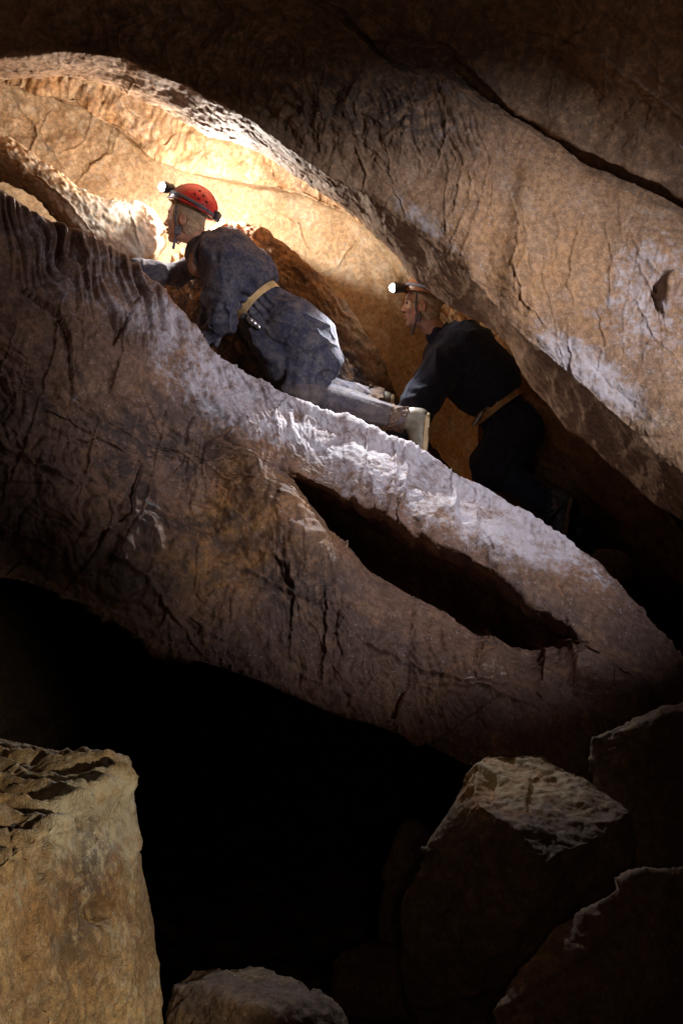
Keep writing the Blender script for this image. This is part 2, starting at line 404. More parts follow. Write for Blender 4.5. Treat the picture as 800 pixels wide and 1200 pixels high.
def d_ledge(p, PX, PY, V, N):
    h = rough(p, .06, .016, .015, .0015, 1)+.08*facets(warp(p, 2, .12, 44), 2.1, 6)*sstep(3, 4.5, V)*(1-.85*blob(PX, PY, 510, 660, 260, 110, 32, .4))
    h += .05*blob(PX, PY, 262, 600, 34, 120, -38, .7)-.05*blob(PX, PY, 330, 610, 40, 90, -38, .8)+.06*blob(PX, PY, 200, 500, 60, 90, -30, .8)
    up = sstep(2.0, 3.0, V)*(1-sstep(11.5, 12.5, V))
    # flutes at the upper left crest and along the rest of the crest
    m1 = blob(PX, PY, 110, 304, 135, 62, 33, .35)*sstep(3.0, 3.5, V)
    h += -.085*m1*(.5-.5*streak(PX, PY, 76, 13, 200, 5, 2))**.8*up
    m2 = blob(PX, PY, 290, 470, 90, 32, 32, .4)
    h += -.045*m2*sstep(3.0, 3.3, V)*(.5-.5*streak(PX, PY, 68, 11, 60, 8, 3))*up
    m3 = sstep(3.0, 3.15, V)*(1-sstep(4.5, 5.6, V))*sstep(330, 370, PX)
    h += -.010*m3*(.5-.5*streak(PX, PY, 85, 13, 60, 9, 3))
    # draped fluting on the lower lobe
    m4 = sstep(8.9, 9.2, V)*(1-sstep(11.5, 12, V))*sstep(260, 340, PX)
    h += -.016*m4*(.5-.5*streak(PX, PY, 72, 14, 95, 12, 3))
    # bedding breaks on the lower left face
    m5 = blob(PX, PY, 90, 570, 260, 170, 20, .4)
    h += .024*m5*streak(PX, PY, 24, 34, 170, 15, 4)+.014*m5*streak(PX, PY, 106, 26, 150, 16, 3)
    h += .006*(1-m1)*fbm(p*14, 4, .6, seed=33, ridge=True)*up
    h += .05*blob(PX, PY, 235, 560, 45, 120, -12, .6)-.05*blob(PX, PY, 160, 640, 80, 60, 30, .6)
    h += -.06*blob(PX, PY, 60, 420, 110, 40, 25, .7)+.03*blob(PX, PY, 130, 470, 70, 40, 30, .6)
    h += -.13*blob(PX, PY, 712, 802, 62, 20, 40, .7)+.05*blob(PX, PY, 650, 800, 60, 26, 30, .8)
    # ragged crest and bottom edges
    ce = np.exp(-((V-3)/.28)**2); h += ce*(.030*fbm(p*np.array([8, 3, 8]), 5, .65, seed=41)+.03*facets(p, 8, 7))
    be = np.exp(-((V-12)/.7)**2); h += be*(.09*fbm(p*5, 5, .6, seed=45)+.03*facets(p, 9, 6)*3)
    h -= .020*crack(PX, PY, LEDGE_CR)*up
    h -= .009*crack(PX, PY, rand_cracks(60, (0, 800), (260, 880), [100, 108, 82], 40, 150, 1))*up+.008*crack(PX, PY, rand_cracks(26, (0, 700), (450, 860), [24, 18, 30], 50, 160, 2))*up
    A = std_attrs(len(p))
    n1 = fbm(p*3.3, 4, .6, seed=90)
    A['dust'] = np.clip((.95+.5*n1)*blob(PX, PY, 470, 545, 270, 62, 27, .5)*(1-.35*sstep(4, 6, V))+.42*m1+.35*blob(PX, PY, 250, 430, 110, 50, 38, .5)+.5*blob(PX, PY, 600, 610, 70, 30, 38, .6), 0, 1)*up*(1-sstep(6, 6.5, V)*.8)
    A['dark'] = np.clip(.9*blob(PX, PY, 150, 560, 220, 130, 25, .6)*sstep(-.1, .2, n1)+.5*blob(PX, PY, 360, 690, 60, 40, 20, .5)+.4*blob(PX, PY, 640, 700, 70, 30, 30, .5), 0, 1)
    A['ochre'] = np.clip(.8*blob(PX, PY, 250, 650, 60, 60, 20, .6)+.55*blob(PX, PY, 320, 600, 90, 60, 40, .5)+.1*m5+.3*blob(PX, PY, 620, 650, 90, 30, 30, .6), 0, 1)
    return h, A
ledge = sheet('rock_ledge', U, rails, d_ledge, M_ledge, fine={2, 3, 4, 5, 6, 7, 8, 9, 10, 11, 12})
tag(ledge, 'long sloping rock ledge with fluted crest and dark hollow under the crawling cavers', 'rock ledge')

# ---- the overhanging rock above
e1, ed = rail(U, [(-620, 130, 4.1), (-60, 70, 4.4), (0, 63, 4.42), (75, 59, 4.45), (145, 68, 4.47), (200, 95, 4.48), (265, 125, 4.47), (300, 146, 4.46), (350, 184, 4.44), (400, 218, 4.4), (430, 226, 4.38),
    (450, 240, 4.36), (475, 262, 4.34), (515, 292, 4.3), (540, 312, 4.27), (565, 345, 4.24), (600, 383, 4.2), (625, 402, 4.17), (650, 425, 4.15), (680, 448, 4.12), (700, 470, 4.1),
    (740, 502, 4.05), (770, 527, 4.0), (800, 548, 3.95), (900, 620, 3.8), (1420, 900, 3.2)], 3)
e2, _ = rail(U, [(-620, 160), (-60, 95), (0, 92), (75, 90), (125, 99), (200, 132), (250, 156), (300, 172), (340, 195), (380, 222), (400, 237), (420, 250), (440, 271), (465, 296), (485, 320), (520, 358),
    (565, 380), (597, 408), (607, 436), (625, 458), (655, 487), (700, 530), (750, 575), (800, 615), (900, 690), (1420, 960)], 5) + [None]
c0, _ = rail(U, [(-620, -200), (200, -70), (330, -25), (400, 12), (440, 52), (480, 64), (520, 66), (560, 99), (600, 130), (640, 151), (690, 186), (740, 208), (800, 236), (900, 280), (1420, 600)], 4) + [None]
cw, _ = rail(U, [(-620, 3), (380, 3), (440, 8), (480, 12), (520, 6), (560, 3), (640, 3.5), (700, 6), (800, 4), (1420, 4)], 4) + [None]
dtop = 3.75+0*U
dcr = rail(U, [(-620, 3.7), (0, 4.05), (300, 4.2), (400, 4.32), (520, 4.42), (640, 4.42), (800, 4.3), (1420, 3.6)], 10)[0]
cm = sstep(360, 450, U)
rails = [WZ(U, 4.9+0*U, 1.2+0*U), WZ(U, 4.6+0*U, 2.6+0*U), W(U, c0-190, dcr-.40), W(U, c0-70, dcr-.10), W(U, c0-cw*.5, dcr-.02),
         W(U, c0-cw*.3, dcr+.05*cm), W(U, c0+cw*.3, dcr+.05*cm), W(U, c0+cw*.6, dcr+.02),
         W(U, c0*.72+e1*.28, dcr*.66+ed*.34-.02), W(U, c0*.42+e1*.58, dcr*.3+ed*.7-.02), W(U, c0*.10+e1*.90, ed-.012), W(U, e1, ed),
         W(U, e1*.5+e2*.5, ed+.16), W(U, e2, ed+.42), W(U, e2-45, ed+.95), W(U, e2-100, ed+2.6)]
OVER_CR = [([(543, 190), (538, 230), (520, 275)], 1.6), ([(553, 195), (548, 240), (530, 285)], 1.6), ([(575, 160), (570, 215), (555, 260), (540, 300)], 2.4), ([(580, 190), (574, 240), (568, 262)], 1.2),
    ([(690, 240), (672, 290), (668, 330), (672, 360)], 1.6), ([(712, 262), (718, 300), (716, 350)], 1.4), ([(735, 280), (755, 320), (775, 360), (785, 400)], 1.3), ([(610, 260), (600, 310), (612, 350), (640, 380)], 1.2),
    ([(640, 290), (636, 330), (650, 362)], 1.2), ([(740, 270), (752, 300), (768, 315), (790, 330)], 1.8), ([(290, 30), (285, 90), (278, 120)], 2), ([(322, 10), (326, 60), (318, 110), (303, 145)], 2), ([(385, 60), (370, 130), (352, 178)], 2.2),
    ([(240, 20), (246, 60), (240, 100)], 2), ([(520, 100), (522, 160), (510, 200)], 1.4), ([(415, 165), (430, 205), (424, 222)], 1.6), ([(700, 350), (708, 400), (700, 440)], 1.1), ([(740, 340), (770, 400), (800, 420)], 1.1),
    ([(600, 40), (700, 60), (800, 140)], 1.5), ([(700, 170), (745, 120), (790, 110)], 2)]
def d_over(p, PX, PY, V, N):
    h = rough(p, .06, .014, .005, .0018, 5)
    fr = sstep(7, 7.4, V)*(1-sstep(11, 11.3, V))
    m1 = blob(PX, PY, 520, 135, 75, 55, 25, .4)
    h += -.030*m1*(.5-.5*streak(PX, PY, 74, 8, 90, 21, 3))
    m2 = blob(PX, PY, 250, 70, 240, 75, 20, .5)
    m2 = m2*(1-sstep(9.6, 10.8, V)*.85)
    h += m2*(.034*streak(PX, PY, 98, 30, 90, 22, 4)+.02*fbm(p*9, 4, .6, seed=62, ridge=True))
    h += .006*blob(PX, PY, 660, 330, 190, 130, 35, .4)*streak(PX, PY, 97, 50, 300, 23, 2)
    h += .045*blob(PX, PY, 560, 40, 120, 70, 20, .5)+.05*(V < 5)*fbm(p*2.6, 4, .55, seed=64)
    # hole at the right
    h -= .09*blob(PX+6*perlin(p*9, 77), PY+6*perlin(p*9, 78), 781, 345, 9, 20, 8, .7)
    h += .035*sstep(.55, .9, 1-np.abs(PX-585+(PY-250)*.15)/60)*fr*blob(PX, PY, 585, 260, 70, 90, 0, .5)
    ee = np.exp(-((V-11)/.3)**2); h += ee*(.014*fbm(p*11, 4, .65, seed=66)+.008*facets(p, 14, 4)*3)
    un = sstep(11.1, 11.6, V); h += un*.006*fbm(p*13, 4, .6, seed=67, ridge=True)
    h += .003*fr*fbm(p*22, 4, .6, seed=68, ridge=True)
    h -= .012*crack(PX, PY, OVER_CR, 5)+.007*fr*crack(PX, PY, rand_cracks(55, (380, 800), (90, 450), [100, 112, 94], 50, 170, 4))+.007*crack(PX, PY, rand_cracks(40, (150, 800), (-20, 160), [100, 110, 35], 40, 120, 5))
    A = std_attrs(len(p))
    A['dust'] = np.clip(.95*blob(PX, PY, 690, 435, 95, 26, 38, .6)+.6*blob(PX, PY, 760, 350, 60, 80, 20, .6)+.35*blob(PX, PY, 505, 262, 50, 14, 38, .6)+.25*blob(PX, PY, 590, 210, 22, 30, 0, .9)+.3*m1+.25*blob(PX, PY, 480, 250, 60, 12, 38, .5), 0, 1)*fr
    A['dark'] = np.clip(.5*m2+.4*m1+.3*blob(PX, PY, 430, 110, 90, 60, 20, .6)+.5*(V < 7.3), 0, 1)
    A['ochre'] = np.clip(.4*blob(PX, PY, 600, 300, 70, 110, -30, .9)+.2*blob(PX, PY, 700, 300, 120, 90, 20, .6)+.3*blob(PX, PY, 740, 150, 90, 60, 0, .6), 0, 1)
    return h, A
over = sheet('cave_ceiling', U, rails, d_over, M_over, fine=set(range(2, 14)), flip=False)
tag(over, kind='structure')

# ---- the pale back wall of the crawlway
s2, _ = rail(U, [(-620, 60), (0, 100), (60, 108), (110, 132), (170, 180), (215, 198), (300, 216), (350, 229), (400, 250), (430, 268), (455, 290), (480, 322), (520, 370), (620, 470), (800, 640), (1420, 1000)], 4) + [None]
db = rail(U, [(-620, 5.6), (0, 5.95), (150, 6.15), (300, 6.2), (450, 6.2), (520, 6.45), (800, 6.9), (1420, 7.4)], 20)[0]
rails = [W(U, s2-170, db-.35), W(U, s2-60, db-.26), W(U, s2-14, db-.22), W(U, s2, db-.20), W(U, s2+3, db-.02), W(U, s2+30, db+.03), W(U, s2+110, db+.02), W(U, s2+230, db-.12), W(U, s2+420, db-.5)]
BACK_CR = [([(138, 160), (133, 178), (108, 195), (84, 220)], 2.2), ([(205, 135), (204, 160), (192, 178)], 2), ([(242, 150), (238, 172), (225, 190)], 2), ([(110, 130), (100, 165), (70, 180)], 1.6), ([(20, 120), (50, 160), (80, 200)], 2),
    ([(300, 235), (350, 262), (362, 300)], 1.3), ([(415, 280), (395, 310), (372, 322)], 1.2), ([(320, 188), (318, 205), (308, 214)], 1.6), ([(60, 130), (40, 165), (30, 200)], 1.4)]
def d_back(p, PX, PY, V, N):
    h = rough(p, .05, .008, .002, .0022, 9)
    m1 = blob(PX, PY, 70, 160, 110, 70, 25, .4)
    h += m1*(.05*fbm(p*4.2, 5, .55, seed=80)+.04*facets(warp(p, 4, .06), 5, 2))
    m2 = 1-sstep(2.9, 3.1, V); h += m2*(.022*streak(PX, PY, 110, 22, 60, 25, 4)+.025*fbm(p*8, 4, .6, seed=81))
    h += np.exp(-((V-3)/.2)**2)*.02*fbm(p*14, 4, .6, seed=83)
    h -= .014*crack(PX, PY, BACK_CR, 7)
    A = std_attrs(len(p))
    A['ochre'] = np.clip(.5*m2+.45*m1+.3*blob(PX, PY, 350, 260, 90, 30, 25, .5)+.9*sstep(450, 520, PX), 0, 1)
    A['dark'] = np.clip(.45*blob(PX, PY, 350, 215, 60, 22, 20, .5)+.3*m1+.35*blob(PX, PY, 180, 140, 90, 30, 25, .6), 0, 1)
    A['dust'] = .3*blob(PX, PY, 430, 340, 60, 60, 0, .6)+.25
    return h, A
back = sheet('cave_wall', U, rails, d_back, M_back, res=.0075)
tag(back, kind='structure')

# ---- pale spur pointing at the first caver's face
t1, td = rail(U, [(-620, -60, 4.9), (-60, 130, 5.05), (0, 160, 5.1), (30, 178, 5.12), (60, 198, 5.13), (90, 222, 5.15), (115, 234, 5.17), (140, 236, 5.2), (165, 238, 5.22), (182, 248, 5.25), (193, 268, 5.3)], 3)
t2, _ = rail(U, [(-620, 20), (-60, 165), (0, 192), (30, 206), (60, 236), (90, 264), (115, 284), (140, 300), (165, 301), (182, 292), (193, 272)], 3) + [None]
Ut = U[(U < 194)]
k = len(Ut); t1, td, t2 = t1[:k], td[:k], t2[:k]
rails = [W(Ut, t1+22, td+.55), W(Ut, t1+4, td+.22), W(Ut, t1, td), W(Ut, t1*.66+t2*.34, td-.045), W(Ut, t1*.3+t2*.7, td-.05), W(Ut, t2, td-.02), W(Ut, t2+6, td+.2), W(Ut, t2+16, td+.6)]
def d_spur(p, PX, PY, V, N):
    taper = 1-sstep(150, 192, PX)*.75
    h = rough(p, .03, .014, .008, .004, 13)*taper
    h += -.016*(.5-.5*streak(PX, PY, 40, 14, 70, 31, 3))*taper+.012*fbm(p*15, 3, .6, seed=86, ridge=True)*taper
    h -= .02*crack(PX, PY, [([(40, 205), (80, 235), (110, 275)], 1.3), ([(150, 240), (158, 262), (168, 290)], 1.2)], 8)
    A = std_attrs(len(p)); A['dust'] = .55+.3*blob(PX, PY, 140, 265, 60, 35, 10, .5); A['ochre'] = .35*(1-sstep(4.5, 5.2, V))
    return h, A
spur = sheet('rock_spur', Ut, rails, d_spur, M_back, res=.006)
tag(spur, 'pale tongue of rock pointing at the face of the red helmeted caver', 'rock spur')

# ---- rough brown mound behind the first caver
Um = U[(U > 180) & (U < 640)]
m1_, md = rail(Um, [(180, 330, 5.9), (215, 290, 5.75), (250, 268, 5.62), (275, 262, 5.58), (300, 265, 5.56), (340, 291, 5.55), (380, 325, 5.56), (415, 366, 5.58), (440, 410, 5.6), (455, 440, 5.62), (466, 470, 5.65), (520, 540, 5.8), (640, 640, 6.1)], 4)
m2_ = m1_+rail(Um, [(180, 40), (250, 60), (300, 75), (360, 90), (440, 70), (640, 60)], 10)[0]
md = md-.22
rails = [W(Um, m1_+10, md+.75), W(Um, m1_+2, md+.25), W(Um, m1_, md), W(Um, m1_*.5+m2_*.5, md-.07), W(Um, m2_, md-.1), W(Um, m2_+140, md-.15), WZ(Um, .9+0*Um, md-.1)]
def d_mound(p, PX, PY, V, N):
    h = rough(p, .04, .016, .012, .003, 17)
    h += .016*streak(PX, PY, 48, 13, 50, 36, 4)+.008*fbm(p*17, 4, .6, seed=88, ridge=True)
    A = std_attrs(len(p)); A['ochre'] = .5+0*PX; A['dark'] = 1.0*sstep(2.6, 3.8, V); A['dust'] = .25*(1-sstep(2.5, 3.3, V))  # lower mound darkened in colour to stand in for shade behind the caver
    return h, A
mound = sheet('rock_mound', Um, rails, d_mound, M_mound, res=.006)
tag(mound, 'rough brown rounded rock mound behind the back of the red helmeted caver', 'rock mound')

# ---- rib of rock at the right below the overhang, and the passage side behind it
Ur = U[(U > 560)]
r1, rdd = rail(Ur, [(560, 440, 5.6), (610, 465, 5.3), (650, 482, 5.1), (675, 492, 5.0), (700, 515, 4.95), (725, 542, 4.9), (750, 572, 4.85), (800, 625, 4.8), (900, 710, 4.7), (1420, 1000, 4.2)], 5)
rails = [W(Ur, r1-60, rdd+.5), W(Ur, r1-14, rdd+.08), W(Ur, r1, rdd), W(Ur, r1+12, rdd+.06), W(Ur, r1+60, rdd+.22), W(Ur, r1+120, rdd+.55), W(Ur, r1+200, rdd+.9)]
def d_rib(p, PX, PY, V, N):
    h = rough(p, .06, .02, .01, .005, 19)
    h += .01*streak(PX, PY, 45, 14, 90, 44, 3)
    A = std_attrs(len(p)); A['ochre'] = .8+0*PX; A['dark'] = .3+0*PX
    return h, A
rib = sheet('rock_rib', Ur, rails, d_rib, M_mound, res=.009)
tag(rib, 'dim orange brown rib of rock under the overhang at the right behind the second caver', 'rock rib')

# ---- cave floor and the unlit far side of the chamber
def grid_struct(name, fn, nu, nv, mat, seed):
    a, b = np.meshgrid(np.linspace(0, 1, nu), np.linspace(0, 1, nv)); p = fn(a.ravel(), b.ravel())
    h = .14*fbm(p*1.1, 5, .55, seed=seed)+.10*fbm(p*3.0, 4, .6, seed=seed+5, ridge=True)+.06*facets(p.astype(np.float32), 3, seed)
    g = p.reshape(nv, nu, 3); N = np.cross(np.gradient(g, axis=1), np.gradient(g, axis=0)).reshape(-1, 3); N /= np.linalg.norm(N, axis=1)[:, None]
    p = p+N*h[:, None]; idx = np.arange(nu*nv).reshape(nv, nu)
    q = np.stack([idx[:-1, :-1], idx[:-1, 1:], idx[1:, 1:], idx[1:, :-1]], -1).reshape(-1, 4)
    return tag(make_mesh(name, p, q, mat, None, std_attrs(len(p))), kind='structure')
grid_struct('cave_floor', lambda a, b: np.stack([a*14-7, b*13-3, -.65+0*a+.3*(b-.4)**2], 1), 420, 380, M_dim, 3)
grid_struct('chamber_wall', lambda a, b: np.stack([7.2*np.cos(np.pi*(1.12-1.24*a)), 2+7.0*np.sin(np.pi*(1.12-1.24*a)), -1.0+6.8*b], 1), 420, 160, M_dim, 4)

# ---- loose boulders (convex block of planes, weathered with noise)
def boulder(pts, label, mat, h=.0085, big=.03, med=.016, fine=.005, seed=0, extra=None, attrs=None, round_=.03, fa=.08):
    import bmesh
    bm = bmesh.new()
    for q in pts: bm.verts.new(q)
    r = bmesh.ops.convex_hull(bm, input=bm.verts)
    bmesh.ops.delete(bm, geom=[g for g in r['geom_interior'] if isinstance(g, bmesh.types.BMVert)], context='VERTS')
    bm.normal_update(); pl = [(np.array(f.normal), float(f.normal.dot(f.verts[0].co))) for f in bm.faces]
    A = np.array([v.co[:] for v in bm.verts]); cen = A.mean(0); pl = [(n, d) if n@cen < d else (-n, -d) for n, d in pl]; bm.free()
    lo = A.min(0)-.08; hi = A.max(0)+.08
    f = Field(lo, hi, h); acc = np.full(f.f.shape, -9, np.float32)
    for n, d in pl:
        q = f.X*n[0]+f.Y*n[1]+f.Z*n[2]-d; t = np.clip(.5+.5*(q-acc)/round_, 0, 1)
        acc = acc*(1-t)+q*t+round_*t*(1-t)
    f.f = acc
    def nz(p):
        v = (fa*facets(warp(p, 2, .08, 40), 2.6, seed+2)+big*fbm(p*2.3, 3, seed=seed)+med*fbm(p*8, 4, .6, seed=seed+4)+med*2.2*facets(warp(p, 6, .05), 6.5, seed)+fine*fbm(p*34, 3, .6, seed=seed+7, ridge=True))
        if extra: v -= extra(p, 400+F*p[:, 0]/p[:, 1], 600-F*(p[:, 2]-EYE)/p[:, 1])
        return v
    V, Q = surface_nets(f.f, f.lo, f.h)
    fn = np.cross(V[Q[:, 2]]-V[Q[:, 0]], V[Q[:, 3]]-V[Q[:, 1]]); N = np.zeros_like(V)
    for j in range(4):
        for c in range(3): N[:, c] += np.bincount(Q[:, j], fn[:, c], len(V))
    N /= np.linalg.norm(N, axis=1)[:, None]+1e-9
    V = V+N*nz(V.astype(np.float32))[:, None]
    def at(V):
        V = V.astype(np.float32); A_ = std_attrs(len(V))
        if attrs: attrs(A_, V, 400+F*V[:, 0]/V[:, 1], 600-F*(V[:, 2]-EYE)/V[:, 1])
        return A_
    o = make_mesh('boulder', V, Q, mat, None, at(V))
    return tag(o, label, 'boulder', 'loose boulders on the cave floor')

def ex_bl(p, PX, PY):
    top = sstep(0, 1, (-(p[:, 2]-EYE)*-1+.83)/.06)           # near the top surface
    c_ = (p[:, 0]*.22+p[:, 1]*.97)*8+1.2*perlin(p*2.2, 51)+.35*perlin(p*9, 54); saw = np.abs((c_*2) % 2-1)**.7
    n = .085*top*(.7-saw)*(1+.8*perlin(p*3.1, 53))-.02*top*fbm(p*np.array([6, 18, 6]), 3, .55, seed=52, ridge=True)
    n += .022*crack(PX, PY, [([(102, 930), (104, 960), (98, 990), (85, 1040), (78, 1090), (92, 1140), (115, 1190)], 2.4), ([(54, 975), (52, 1005), (60, 1035)], 2.6)]+rand_cracks(22, (0, 180), (920, 1180), [95, 80, 110], 40, 120, 9, (.8, 1.8)), 9)+.012*(1-top)*(.5-.5*streak(PX, PY, 88, 16, 120, 71, 3))
    n += .035*blob(PX, PY, 112, 1070, 16, 14, 0, .6)*(p[:, 1] < 3)
    return n.astype(np.float32)
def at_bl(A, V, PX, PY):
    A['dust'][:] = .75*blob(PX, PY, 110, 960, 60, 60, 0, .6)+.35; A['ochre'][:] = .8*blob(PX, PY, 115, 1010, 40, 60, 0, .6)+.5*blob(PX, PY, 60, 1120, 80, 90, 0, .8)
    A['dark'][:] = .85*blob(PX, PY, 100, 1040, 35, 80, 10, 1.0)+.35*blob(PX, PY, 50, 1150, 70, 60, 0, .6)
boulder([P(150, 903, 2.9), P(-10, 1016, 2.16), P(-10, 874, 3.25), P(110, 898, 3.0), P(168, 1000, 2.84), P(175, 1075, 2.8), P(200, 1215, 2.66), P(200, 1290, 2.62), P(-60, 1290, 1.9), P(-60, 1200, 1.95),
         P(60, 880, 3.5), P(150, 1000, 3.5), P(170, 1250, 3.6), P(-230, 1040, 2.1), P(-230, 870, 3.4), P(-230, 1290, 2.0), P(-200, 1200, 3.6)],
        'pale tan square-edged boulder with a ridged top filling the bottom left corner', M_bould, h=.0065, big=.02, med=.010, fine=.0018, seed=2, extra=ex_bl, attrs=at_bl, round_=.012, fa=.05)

def at_br(A, V, PX, PY):
    A['dust'][:] = .8*blob(PX, PY, 610, 910, 75, 38, 8, .5); A['ochre'][:] = .7*blob(PX, PY, 590, 915, 60, 40, 0, .5); A['dark'][:] = .5*sstep(960, 1000, PY)  # lit top and shaded body painted into the block's colour
boulder([P(550, 905, 3.25), P(566, 882, 3.4), P(640, 880, 3.42), P(690, 910, 3.3), P(744, 950, 3.15), P(700, 982, 3.0), P(640, 1012, 2.9), P(600, 968, 2.98), P(556, 940, 3.1),
         P(490, 1000, 3.25), P(468, 1060, 3.3), P(480, 1160, 3.3), P(520, 1270, 3.3), P(700, 1270, 3.1), P(750, 1100, 3.2), P(760, 1300, 3.4), P(500, 1300, 3.6)],
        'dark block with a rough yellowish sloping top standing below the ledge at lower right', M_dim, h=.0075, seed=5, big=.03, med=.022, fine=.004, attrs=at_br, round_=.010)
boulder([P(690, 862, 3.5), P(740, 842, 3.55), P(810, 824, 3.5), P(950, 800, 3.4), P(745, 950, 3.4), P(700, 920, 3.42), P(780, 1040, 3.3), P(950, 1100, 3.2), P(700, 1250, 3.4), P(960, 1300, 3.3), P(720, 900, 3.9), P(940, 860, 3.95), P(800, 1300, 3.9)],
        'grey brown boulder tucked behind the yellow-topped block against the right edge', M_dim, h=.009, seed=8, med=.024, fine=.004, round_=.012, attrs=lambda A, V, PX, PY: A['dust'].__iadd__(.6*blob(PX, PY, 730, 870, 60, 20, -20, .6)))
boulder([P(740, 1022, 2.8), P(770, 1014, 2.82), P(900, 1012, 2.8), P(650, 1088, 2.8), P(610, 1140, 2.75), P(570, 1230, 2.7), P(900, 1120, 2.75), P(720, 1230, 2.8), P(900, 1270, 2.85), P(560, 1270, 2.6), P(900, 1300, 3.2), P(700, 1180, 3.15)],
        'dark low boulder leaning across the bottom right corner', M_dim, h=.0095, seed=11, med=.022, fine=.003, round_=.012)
boulder([P(466, 964, 4.0), P(480, 960, 4.0), P(505, 978, 4.0), P(500, 1060, 3.9), P(440, 1052, 3.9), P(462, 1010, 3.92), P(436, 1070, 3.9), P(450, 1150, 3.9), P(530, 1150, 3.9), P(520, 990, 4.3), P(500, 1150, 4.3)],
        'small upright splinter of rock left of the yellow-topped block', M_dim, h=.0085, seed=14, big=.02, med=.012)
boulder([P(385, 1118, 3.7), P(430, 1102, 3.75), P(480, 1112, 3.7), P(495, 1135, 3.6), P(400, 1150, 3.55), P(380, 1200, 3.6), P(500, 1200, 3.5), P(440, 1130, 4.1), P(450, 1200, 4.1)],
        'low flat stone in the shadows at the foot of the dark block', M_dim, h=.0085, seed=17, big=.015, med=.012)
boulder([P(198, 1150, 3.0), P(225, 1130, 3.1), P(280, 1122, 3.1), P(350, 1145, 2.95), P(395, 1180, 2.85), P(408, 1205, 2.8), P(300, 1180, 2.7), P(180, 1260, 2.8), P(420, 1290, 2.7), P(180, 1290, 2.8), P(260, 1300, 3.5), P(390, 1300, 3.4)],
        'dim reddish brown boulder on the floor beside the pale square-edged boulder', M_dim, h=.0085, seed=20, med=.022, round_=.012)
boulder([P(700, 640, 5.0), P(730, 648, 5.0), P(745, 672, 4.95), P(715, 690, 4.9), P(690, 668, 4.95), P(700, 700, 5.3), P(740, 700, 5.3)],
        'small dark stone on the slope below the boots of the second caver', M_dim, h=.009, seed=23, big=.01, med=.008)
#PEOPLE_BEGIN
# ================================================================== PEOPLE
from mathutils import Matrix
M_suit = simple('navy_oversuit', (.043, .043, .068), worn=(.165, .125, .095), rough=.85, spec=.2, mud=(.20, .165, .145), mudamt=.65, bump=.5, bscale=420, sheen=0)
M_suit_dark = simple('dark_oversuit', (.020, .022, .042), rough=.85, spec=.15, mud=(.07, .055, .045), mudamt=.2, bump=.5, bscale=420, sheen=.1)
M_cuff = simple('muddy_cuff', (.10, .062, .045), rough=.85, spec=.2, mud=(.24, .15, .09), mudamt=.5, bump=.6, bscale=200)
M_web = simple('tan_webbing', (.58, .38, .17), rough=.8, spec=.3, mud=(.30, .19, .10), mudamt=.3, bump=.6, bscale=500)
M_steel = simple('scuffed_steel', (.55, .55, .58), rough=.35, spec=.5, metal=1)
M_skin = simple('skin', (.56, .31, .21), rough=.5, spec=.4, mud=(.34, .19, .12), mudamt=.2)
M_skin.node_tree.nodes['Principled BSDF'].inputs['Subsurface Weight'].default_value = .15; M_skin.node_tree.nodes['Principled BSDF'].inputs['Subsurface Scale'].default_value = .01
M_hair = simple('fair_hair', (.50, .36, .22), rough=.6, spec=.4, bump=.8, bscale=260)
M_shirt = simple('brown_undershirt', (.25, .15, .11), rough=.9, spec=.1, bump=.4)
M_red = simple('red_helmet_shell', (.52, .012, .018), worn=(.085, .040, .028), rough=.34, spec=.5, mud=(.10, .05, .035), mudamt=.45)
M_orange = simple('orange_helmet_shell', (.20, .065, .022), rough=.4, spec=.5, mud=(.16, .08, .045), mudamt=.4)
M_black = simple('black_plastic', (.035, .035, .04), rough=.45, spec=.4, mud=(.16, .12, .09), mudamt=.3)
M_grey = simple('grey_strap', (.12, .12, .15), rough=.7, spec=.3, mud=(.2, .16, .13), mudamt=.3)
M_boot = simple('olive_rubber', (.15, .13, .09), rough=.55, spec=.4, mud=(.22, .15, .09), mudamt=.6, bump=.3, bscale=60)
M_boot_dark = simple('dark_rubber', (.07, .06, .065), rough=.5, spec=.45, mud=(.15, .11, .08), mudamt=.4)
M_sole = simple('cream_sole', (.45, .32, .17), rough=.7, spec=.3, mud=(.26, .17, .09), mudamt=.5)
M_sole_dark = simple('brown_sole', (.20, .12, .07), rough=.8, spec=.3)
M_lens = simple('lit_lens', (.9, .9, .9), rough=.2, spec=.5, emis=(.90, .94, 1), es=90)
M_eye = simple('eye_white', (.6, .55, .5), rough=.25, spec=.5)
M_glove = simple('muddy_glove', (.10, .085, .075), rough=.85, spec=.2, mud=(.27, .2, .14), mudamt=.5)

def vn(v): v = np.array(v, float); return v/np.linalg.norm(v)
def frame(pitch, yaw, roll=0):
    """forward (mostly -x), side (towards the camera) and up axes"""
    a, b = math.radians(pitch), math.radians(yaw)
    Fv = vn([-math.cos(a)*math.cos(b), math.cos(a)*math.sin(b), math.sin(a)])
    S = vn(np.cross(Fv, [0, 0, 1])); S = -S if S[1] > 0 else S
    Uv = vn(np.cross(S, Fv)); Uv = -Uv if Uv[2] < 0 else Uv
    return Fv, S, Uv
def loc(O, fr, f, s, u, k=1): return np.array(O)+k*(fr[0]*f+fr[1]*s+fr[2]*u)
def local(p, O, fr, k=1):
    q = (p-np.array(O, np.float32))/k
    return q@fr[0].astype(np.float32), q@fr[1].astype(np.float32), q@fr[2].astype(np.float32)
def ellv(a, b, c, r):
    n1 = np.sqrt((a/r[0])**2+(b/r[1])**2+(c/r[2])**2); n2 = np.sqrt((a/r[0]**2)**2+(b/r[1]**2)**2+(c/r[2]**2)**2)+1e-6
    return n1*(n1-1)/n2

